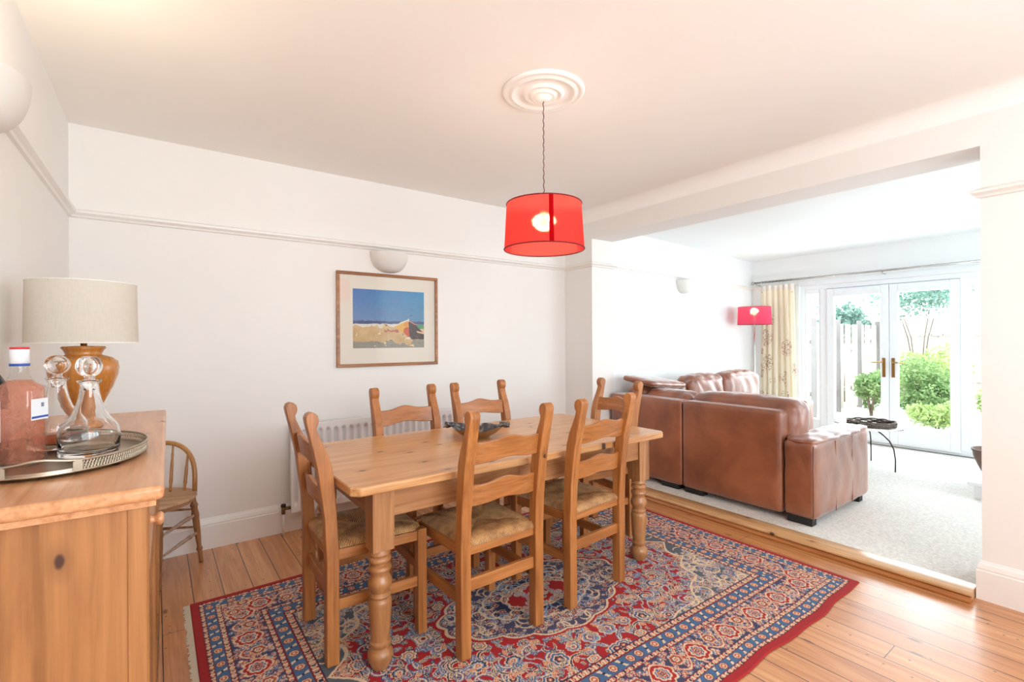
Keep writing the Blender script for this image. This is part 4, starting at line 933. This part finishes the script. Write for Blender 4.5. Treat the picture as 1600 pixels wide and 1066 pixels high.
def bottle(loc, rz, label):
    o = empty('gin_bottle', loc, rz, label, 'bottle'); rd = 5
    def sec(w, d, z, n=40): # rounded rectangle loop
        q = []
        for k in range(n):
            a = 2*PI*k/n; c_, s_ = math.cos(a), math.sin(a); p = .34; q.append((w*abs(c_)**p*math.copysign(1, c_), d*abs(s_)**p*math.copysign(1, s_), z))
        return q
    def cir(r, z, n=40): return [(r*math.cos(2*PI*k/n), r*math.sin(2*PI*k/n), z) for k in range(n)]
    def skin(loops):
        n = len(loops[0]); vs = [p for l in loops for p in l]; fs = [(i*n+k, i*n+(k+1) % n, (i+1)*n+(k+1) % n, (i+1)*n+k) for i in range(len(loops)-1) for k in range(n)]
        fs += [tuple(range(n-1, -1, -1)), tuple((len(loops)-1)*n+k for k in range(n))]; return MB().add(vs, fs, True)
    W, D = .042, .031
    lo = [sec(W*.93, D*.93, 0), sec(W, D, .004), sec(W, D, .175), sec(W*.97, D*.97, .186)]+[[(a[0]*(1-t)+b_[0]*t, a[1]*(1-t)+b_[1]*t, .186+.030*tt) for a, b_ in zip(sec(W*.97, D*.97, 0), cir(.0165, 0))] for t, tt in ((.25, .15), (.55, .35), (.8, .6), (1, 1))]+[cir(.0155, .235), cir(.0155, .252)]
    li = [[(x*.93, y*.93, .006+z*.965) for x, y, z in l] for l in lo]
    skin(lo).obj('bottle_glass', 'bottleglass', o); lq = [l for l in li if l[0][2] < .205]; skin(lq).obj('pink_gin', 'gin', o)
    MB().lathe([(.0178, .236), (.0178, .268), (.017, .280), (.001, .280)], 28).obj('cap', 'paper', o)
    MB().lathe([(.0181, .2365), (.0181, .2425)], 28).obj('cap_band', 'bluep', o); MB().lathe([(.0174, .2765), (.0174, .2815), (.001, .2818)], 28).obj('cap_top', 'redcap', o)
    lb = MB().box(W-.0006, W+.0009, -.022, .024, .108, .158).obj('back_label', 'paper', o)
    MB().box(W+.0009, W+.0013, -.022, .024, .112, .117).obj('label_stripe', 'bluep', lb); MB().box(W+.0009, W+.0012, .004, .012, .138, .148).obj('label_print', 'greyp', lb)
    l2 = MB().box(-.038, -.016, -D-.0009, -D-.0001, .060, .155).obj('side_label', 'paper', o)
    for z in (.128, .118, .092, .086, .080): MB().box(-.035, -.020, -D-.0013, -D-.0009, z, z+.003).obj('label_print', 'greyp', l2)
    MB().box(-.034, -.024, -D-.0013, -D-.0009, .062, .075).obj('label_print', 'greyp', l2)
    return o
bottle((-.262, 1.628, ZR), math.radians(-30), 'bottle of pink gin with white labels and red-topped cap on the tray')
def decanter(loc, label, rz, liquid):
    o = empty('decanter', loc, rz, label, 'decanter', 'glass decanters on the tray')
    out = [(.001, 0), (.068, 0), (.072, .004), (.073, .012), (.074, .055), (.073, .066), (.066, .078), (.050, .095), (.038, .115), (.029, .140), (.024, .165), (.022, .182), (.027, .188), (.030, .191), (.030, .194), (.020, .194)]
    inn = [(.018, .188), (.018, .165), (.024, .140), (.034, .113), (.046, .095), (.062, .077), (.068, .066), (.069, .055), (.068, .022), (.062, .014), (.001, .012)]
    out = [(a*.86, z) for a, z in out]; inn = [(a*.86, z) for a, z in inn]
    MB().lathe(out+inn, 44).obj('decanter_body', 'glass', o)
    st_ = MB().lathe([(.001, .168), (.012, .168), (.0145, .190), (.011, .197), (.011, .204)], 24).obj('stopper', 'glass', o)
    m = MB(); n = 36; vs = []
    for (y, r) in ((-.011, .021), (-.014, .024), (-.010, .027), (.010, .027), (.014, .024), (.011, .021)): vs += [(r*math.cos(2*PI*k/n), y, .230+r*math.sin(2*PI*k/n)) for k in range(n)]
    fs = [(i*n+k, i*n+(k+1) % n, (i+1)*n+(k+1) % n, (i+1)*n+k) for i in range(5) for k in range(n)]+[tuple(range(n)), tuple(5*n+k for k in range(n-1, -1, -1))]
    m.add(vs, fs, True).obj('stopper_disc', 'glass', st_)
    if liquid: MB().lathe([(.001, .0125), (.052, .0145), (.0575, .0225), (.0580, .0225+liquid), (.001, .0225+liquid)], 40).obj('liquor', 'port', o)
    return o
decanter((-.140, 1.672, ZR), 'squat clear glass decanter in front, empty, with disc stopper, on the tray', .75, 0)
decanter((-.222, 1.845, ZR), 'clear glass decanter behind the other one holding a little dark liquor', -.1, .012)
# dark bottle cut by the left edge of the picture
db = empty('wine_bottle', (-.333, 1.705, ZR), 0, 'dark glass bottle at the left edge of the tray', 'bottle')
MB().lathe([(.001, .002), (.036, .001), (.038, .006), (.038, .17), (.034, .195), (.018, .225), (.0145, .245), (.0145, .285), (.001, .285)], 36).obj('bottle_body', plain('dark_bottle_glass', (22, 22, 20), .08), db)
MB().lathe([(.0383, .05), (.0383, .13)], 36).obj('label', 'paper', db); MB().lathe([(.0152, .25), (.0152, .288), (.001, .288)], 24).obj('cap', 'black', db)

# ------------------------------------------------------------------ leather corner sofa
sf = empty('corner_sofa', (3.56, 1.42, .04), 0, 'tan leather corner sofa with its back to the dining room', 'sofa')
def rbox(name, x0, x1, y0, y1, z0, z1, bev=.03, mat='leather', par=sf, wob=.0, seed=0, nb=9, seg=3):
    """soft upholstered block: rounded superellipsoid-like grid box with gentle creases"""
    cx, cy, cz = (x0+x1)/2, (y0+y1)/2, (z0+z1)/2; hx_, hy_, hz__ = (x1-x0)/2, (y1-y0)/2, (z1-z0)/2
    bmx = bmesh.new(); bmesh.ops.create_cube(bmx, size=2); bmesh.ops.subdivide_edges(bmx, edges=bmx.edges[:], cuts=nb*2, use_grid_fill=True)
    rg = random.Random(seed); ph = [rg.uniform(0, 6.28) for _ in range(6)]
    for v in bmx.verts:
        p = Vector((v.co.x*hx_, v.co.y*hy_, v.co.z*hz__)); q = Vector((max(-hx_+bev, min(hx_-bev, p.x)), max(-hy_+bev, min(hy_-bev, p.y)), max(-hz__+bev, min(hz__-bev, p.z)))); d = p-q
        if d.length > 1e-6: p = q+d.normalized()*bev
        if wob:
            bul = (1-v.co.y**2)*(1-v.co.z**2), (1-v.co.x**2)*(1-v.co.z**2), (1-v.co.x**2)*(1-v.co.y**2)
            nx_, ny_, nz2 = v.co.x, v.co.y, v.co.z
            p += Vector((nx_*bul[0]*wob*.8, ny_*bul[1]*wob*.8, nz2*bul[2]*wob))
            c1 = math.sin((p.x*1.1+p.y)*26+ph[0]+2.2*math.sin(p.z*9+ph[1])); c2 = math.sin((p.y-p.x*.7)*48+ph[2]+2*math.sin(p.z*14+ph[3]))
            p += (d.normalized() if d.length > 1e-6 else Vector((0, 0, 0)))*wob*.45*(max(0, c1)**2+.5*max(0, c2)**2)*-1
        v.co = p+Vector((cx, cy, cz))
    me = bpy.data.meshes.new(name); bmx.to_mesh(me); bmx.free(); me.polygons.foreach_set('use_smooth', [True]*len(me.polygons)); me.materials.append(M[mat])
    o = bpy.data.objects.new(name, me); COL.objects.link(o); o.parent = par; return o
# local frame: x into the lounge, y along the opening, z from carpet
z = -.04
rbox('arm', 0.01, 1.02, 0, .205, .045, .572, .028, wob=.009, seed=1)
m = MB(); m.tube([(0.012, .006, .05), (.012, .006, .55)], .003, 6)
for x in (.36, .66): m.tube([(x+.02*math.sin(t*5)*.2, -.001, .05+t*.50) for t in [k/12 for k in range(13)]], .0035, 6)
m.obj('arm_seam', 'leather', sf)
cr_ = rbox('arm_pad', .03, 1.01, .003, .202, .545, .592, .022, wob=.022, seed=8)
rbox('back_panel', .0, .16, .212, 1.010, .045, .768, .018, wob=.002, seed=2)
rbox('back_panel', .0, .16, 1.022, 1.80, .045, .765, .018, wob=.002, seed=3)
rbox('seat_base', .15, .95, .20, 1.80, .05, .30, .03, seed=4, nb=5)
rbox('seat_cushion', .20, .98, .21, .82, .28, .43, .05, wob=.02, seed=5)
rbox('seat_cushion', .20, .98, .83, 1.45, .28, .43, .05, wob=.02, seed=6)
bc = rbox('back_cushion', .10, .34, .145, 1.00, .40, .835, .075, wob=.018, seed=9)
bc = rbox('back_cushion', .12, .36, 1.02, 1.50, .40, .815, .07, wob=.018, seed=10)
# section along the left wall
rbox('back_panel', .17, 2.42, 1.66, 1.80, .045, .70, .03, wob=.002, seed=12)
rbox('seat_base', .95, 2.30, .98, 1.66, .05, .30, .03, seed=13, nb=5)
rbox('seat_cushion', .97, 1.62, .98, 1.56, .28, .43, .05, wob=.02, seed=14)
rbox('seat_cushion', 1.63, 2.26, .98, 1.56, .28, .43, .05, wob=.02, seed=15)
rbox('back_cushion', .18, .84, 1.50, 1.78, .42, .845, .075, wob=.02, seed=16)
rbox('back_cushion', .86, 1.46, 1.46, 1.70, .42, .895, .07, wob=.03, seed=17)
rbox('back_cushion', 1.48, 2.20, 1.44, 1.68, .42, .905, .07, wob=.03, seed=18)
rbox('arm', 2.22, 2.42, .96, 1.80, .045, .60, .03, wob=.004, seed=19)
for (x, y) in ((.02, .02), (.02, .835), (.02, 1.065), (.02, 1.68), (.86, .02), (2.32, 1.0), (2.32, 1.68)):
    MB().box(x, x+.07, y, y+.165 if y < 1.6 else y+.1, .001, .055).obj('foot', 'black', sf, bevel=.004)
# loose cushion lying in the sofa corner
cu = rbox('scatter_cushion', -.33, .33, -.17, .17, -.030, .030, .028, par=None, wob=.012, seed=30)
cu.location = (3.98, 3.02, .905); cu.rotation_euler = (math.radians(8), math.radians(5), math.radians(8))
tag(cu, 'flat tan leather cushion lying on top of the sofa corner', 'cushion')

# ------------------------------------------------------------------ curtain and pole
cl = empty('curtain_pole', (6.88, 2.0, 2.12), 0, 'thin steel curtain pole with ball end over the french doors', 'curtain pole')
MB().tube([(0, -1.35, 0), (0, 1.52, 0)], .013, 12).obj('pole', 'chrome', cl)
MB().lathe([(.001, -.024), (.014, -.02), (.023, -.008), (.024, 0), (.023, .008), (.014, .02), (.001, .024)], 20, (0, 1.53)).obj('finial', 'chrome', cl)
for y in (1.48, 0, -1.3): MB().tube([(0, y, -.004), (0, y, -.03), (.118, y, -.03)], .006, 8).obj('bracket', 'chrome', cl)
ct = empty('curtain', (6.88, 3.20, .06), 0, 'cream curtain with rust sprig pattern gathered left of the doors', 'curtain')
def curfn(u, v):
    zz = v*2.005; w_ = .50-.06*v-.04*math.sin(v*PI)*.0; y0 = -.235+.03*v; th_ = u*2*PI*6
    amp = .028-.010*v; return (amp*math.sin(th_)+.012*math.sin(u*11+v*2), (.235-.02*v)-u*w_+.010*math.sin(th_*2), zz)
m = MB().grid(240, 30, curfn); cc = m.obj('cloth', 'curtain', ct, fix=False)
m = MB().grid(240, 3, lambda u, v: tuple(a+b_ for a, b_ in zip(curfn(u, .965+.035*v), (-.003, 0, 0)))); m.obj('heading_tape', 'white_liner', ct, fix=False)
for k in range(9):
    y = .20-k*.047
    MB().tube([(.018*math.cos(a), y, 2.060+.018*math.sin(a)) for a in [2*PI*j/16 for j in range(17)]], .0022, 5).obj('curtain_ring', 'chrome', ct)

# ------------------------------------------------------------------ floor lamp behind the sofa
fl = empty('floor_lamp', (6.34, 3.235, .04), 0, 'floor lamp with pink drum shade in front of the curtain', 'floor lamp')
MB().lathe([(.001, 0), (.135, 0), (.135, .010), (.12, .020), (.02, .028), (.001, .028)], 32).obj('base', 'chrome', fl)
MB().tube([(0, 0, .02), (0, 0, 1.60)], .009, 12).obj('pole', 'chrome', fl)
s_ = drum(.205, .195, 1.475, 1.705, 'pinkshade', fl, 'lamp_shade')
MB().tube([(.205*math.cos(a), .205*math.sin(a), 1.475) for a in [2*PI*k/48 for k in range(49)]], .002, 6).obj('rim', rimm, s_); MB().tube([(.195*math.cos(a), .195*math.sin(a), 1.705) for a in [2*PI*k/48 for k in range(49)]], .002, 6).obj('rim', rimm, s_)
m = MB()
for k in range(3): a = 2*PI*k/3; m.tube([(.195*math.cos(a), .195*math.sin(a), 1.70), (0, 0, 1.60)], .002, 6)
m.obj('shade_spider', 'chrome', fl)
MB().lathe([(.012, 1.60), (.014, 1.61), (.028, 1.63), (.031, 1.646), (.024, 1.665), (.001, 1.675)], 16).obj('bulb', 'bulb', fl)
lamp_light(fl, (0, 0, 1.645), 16, (1, .86, .72))

# ------------------------------------------------------------------ glass coffee table with twig tray, urn by the wall
gt = empty('coffee_table', (5.75, 1.80, .04), 0, 'low round glass coffee table on bent metal legs beyond the sofa arm', 'coffee table')
MB().lathe([(.001, .40), (.29, .40), (.295, .404), (.295, .408), (.29, .412), (.001, .412)], 48).obj('glass_top', 'glass', gt)
for k in range(3):
    a = 2*PI*k/3-1.9; pts = [(.25*math.cos(a)*r, .25*math.sin(a)*r, z_) for r, z_ in ((1.05, .005), (1.06, .12), (1.0, .22), (.85, .29), (.6, .34), (.4, .37), (.3, .392))]
    MB().tube(pts, .006, 8).obj('leg', 'dark', gt)
wt = empty('twig_tray', (5.72, 1.76, .4525), 0, 'round dark woven twig tray on the glass coffee table', 'tray')
m = MB()
for j in range(4): m.tube([((.195+.006*math.sin(k*1.3+j))*math.cos(2*PI*k/60), (.195+.006*math.cos(k*1.7+j))*math.sin(2*PI*k/60), .012+j*.012+.004*math.sin(k*.9+j*2)) for k in range(61)], .008, 6)
m.obj('woven_rim', 'wicker', wt); MB().lathe([(.001, .001), (.19, .001), (.19, .008), (.001, .008)], 40).obj('woven_base', 'wicker', wt)
pt = empty('hearth_stand', (5.52, .70, .04), 0, 'low white stand just showing beside the right-hand wall', 'stand')
MB().box(-.30, .262, -.40, .262, .105, .135).obj('slab', 'upvc', pt, bevel=.006)
MB().box(-.26, .23, -.36, .23, 0, .105).obj('plinth', 'upvc', pt)
ur = empty('clay_pot', (5.50, .83, .1755), 0, 'brown clay pot half hidden by the right-hand wall', 'pot')
MB().lathe([(.001, 0), (.07, 0), (.085, .02), (.12, .10), (.145, .17), (.15, .21), (.158, .222), (.158, .232), (.146, .232), (.13, .17), (.10, .08), (.001, .04)], 36).obj('pot_body', 'urnpot', ur)
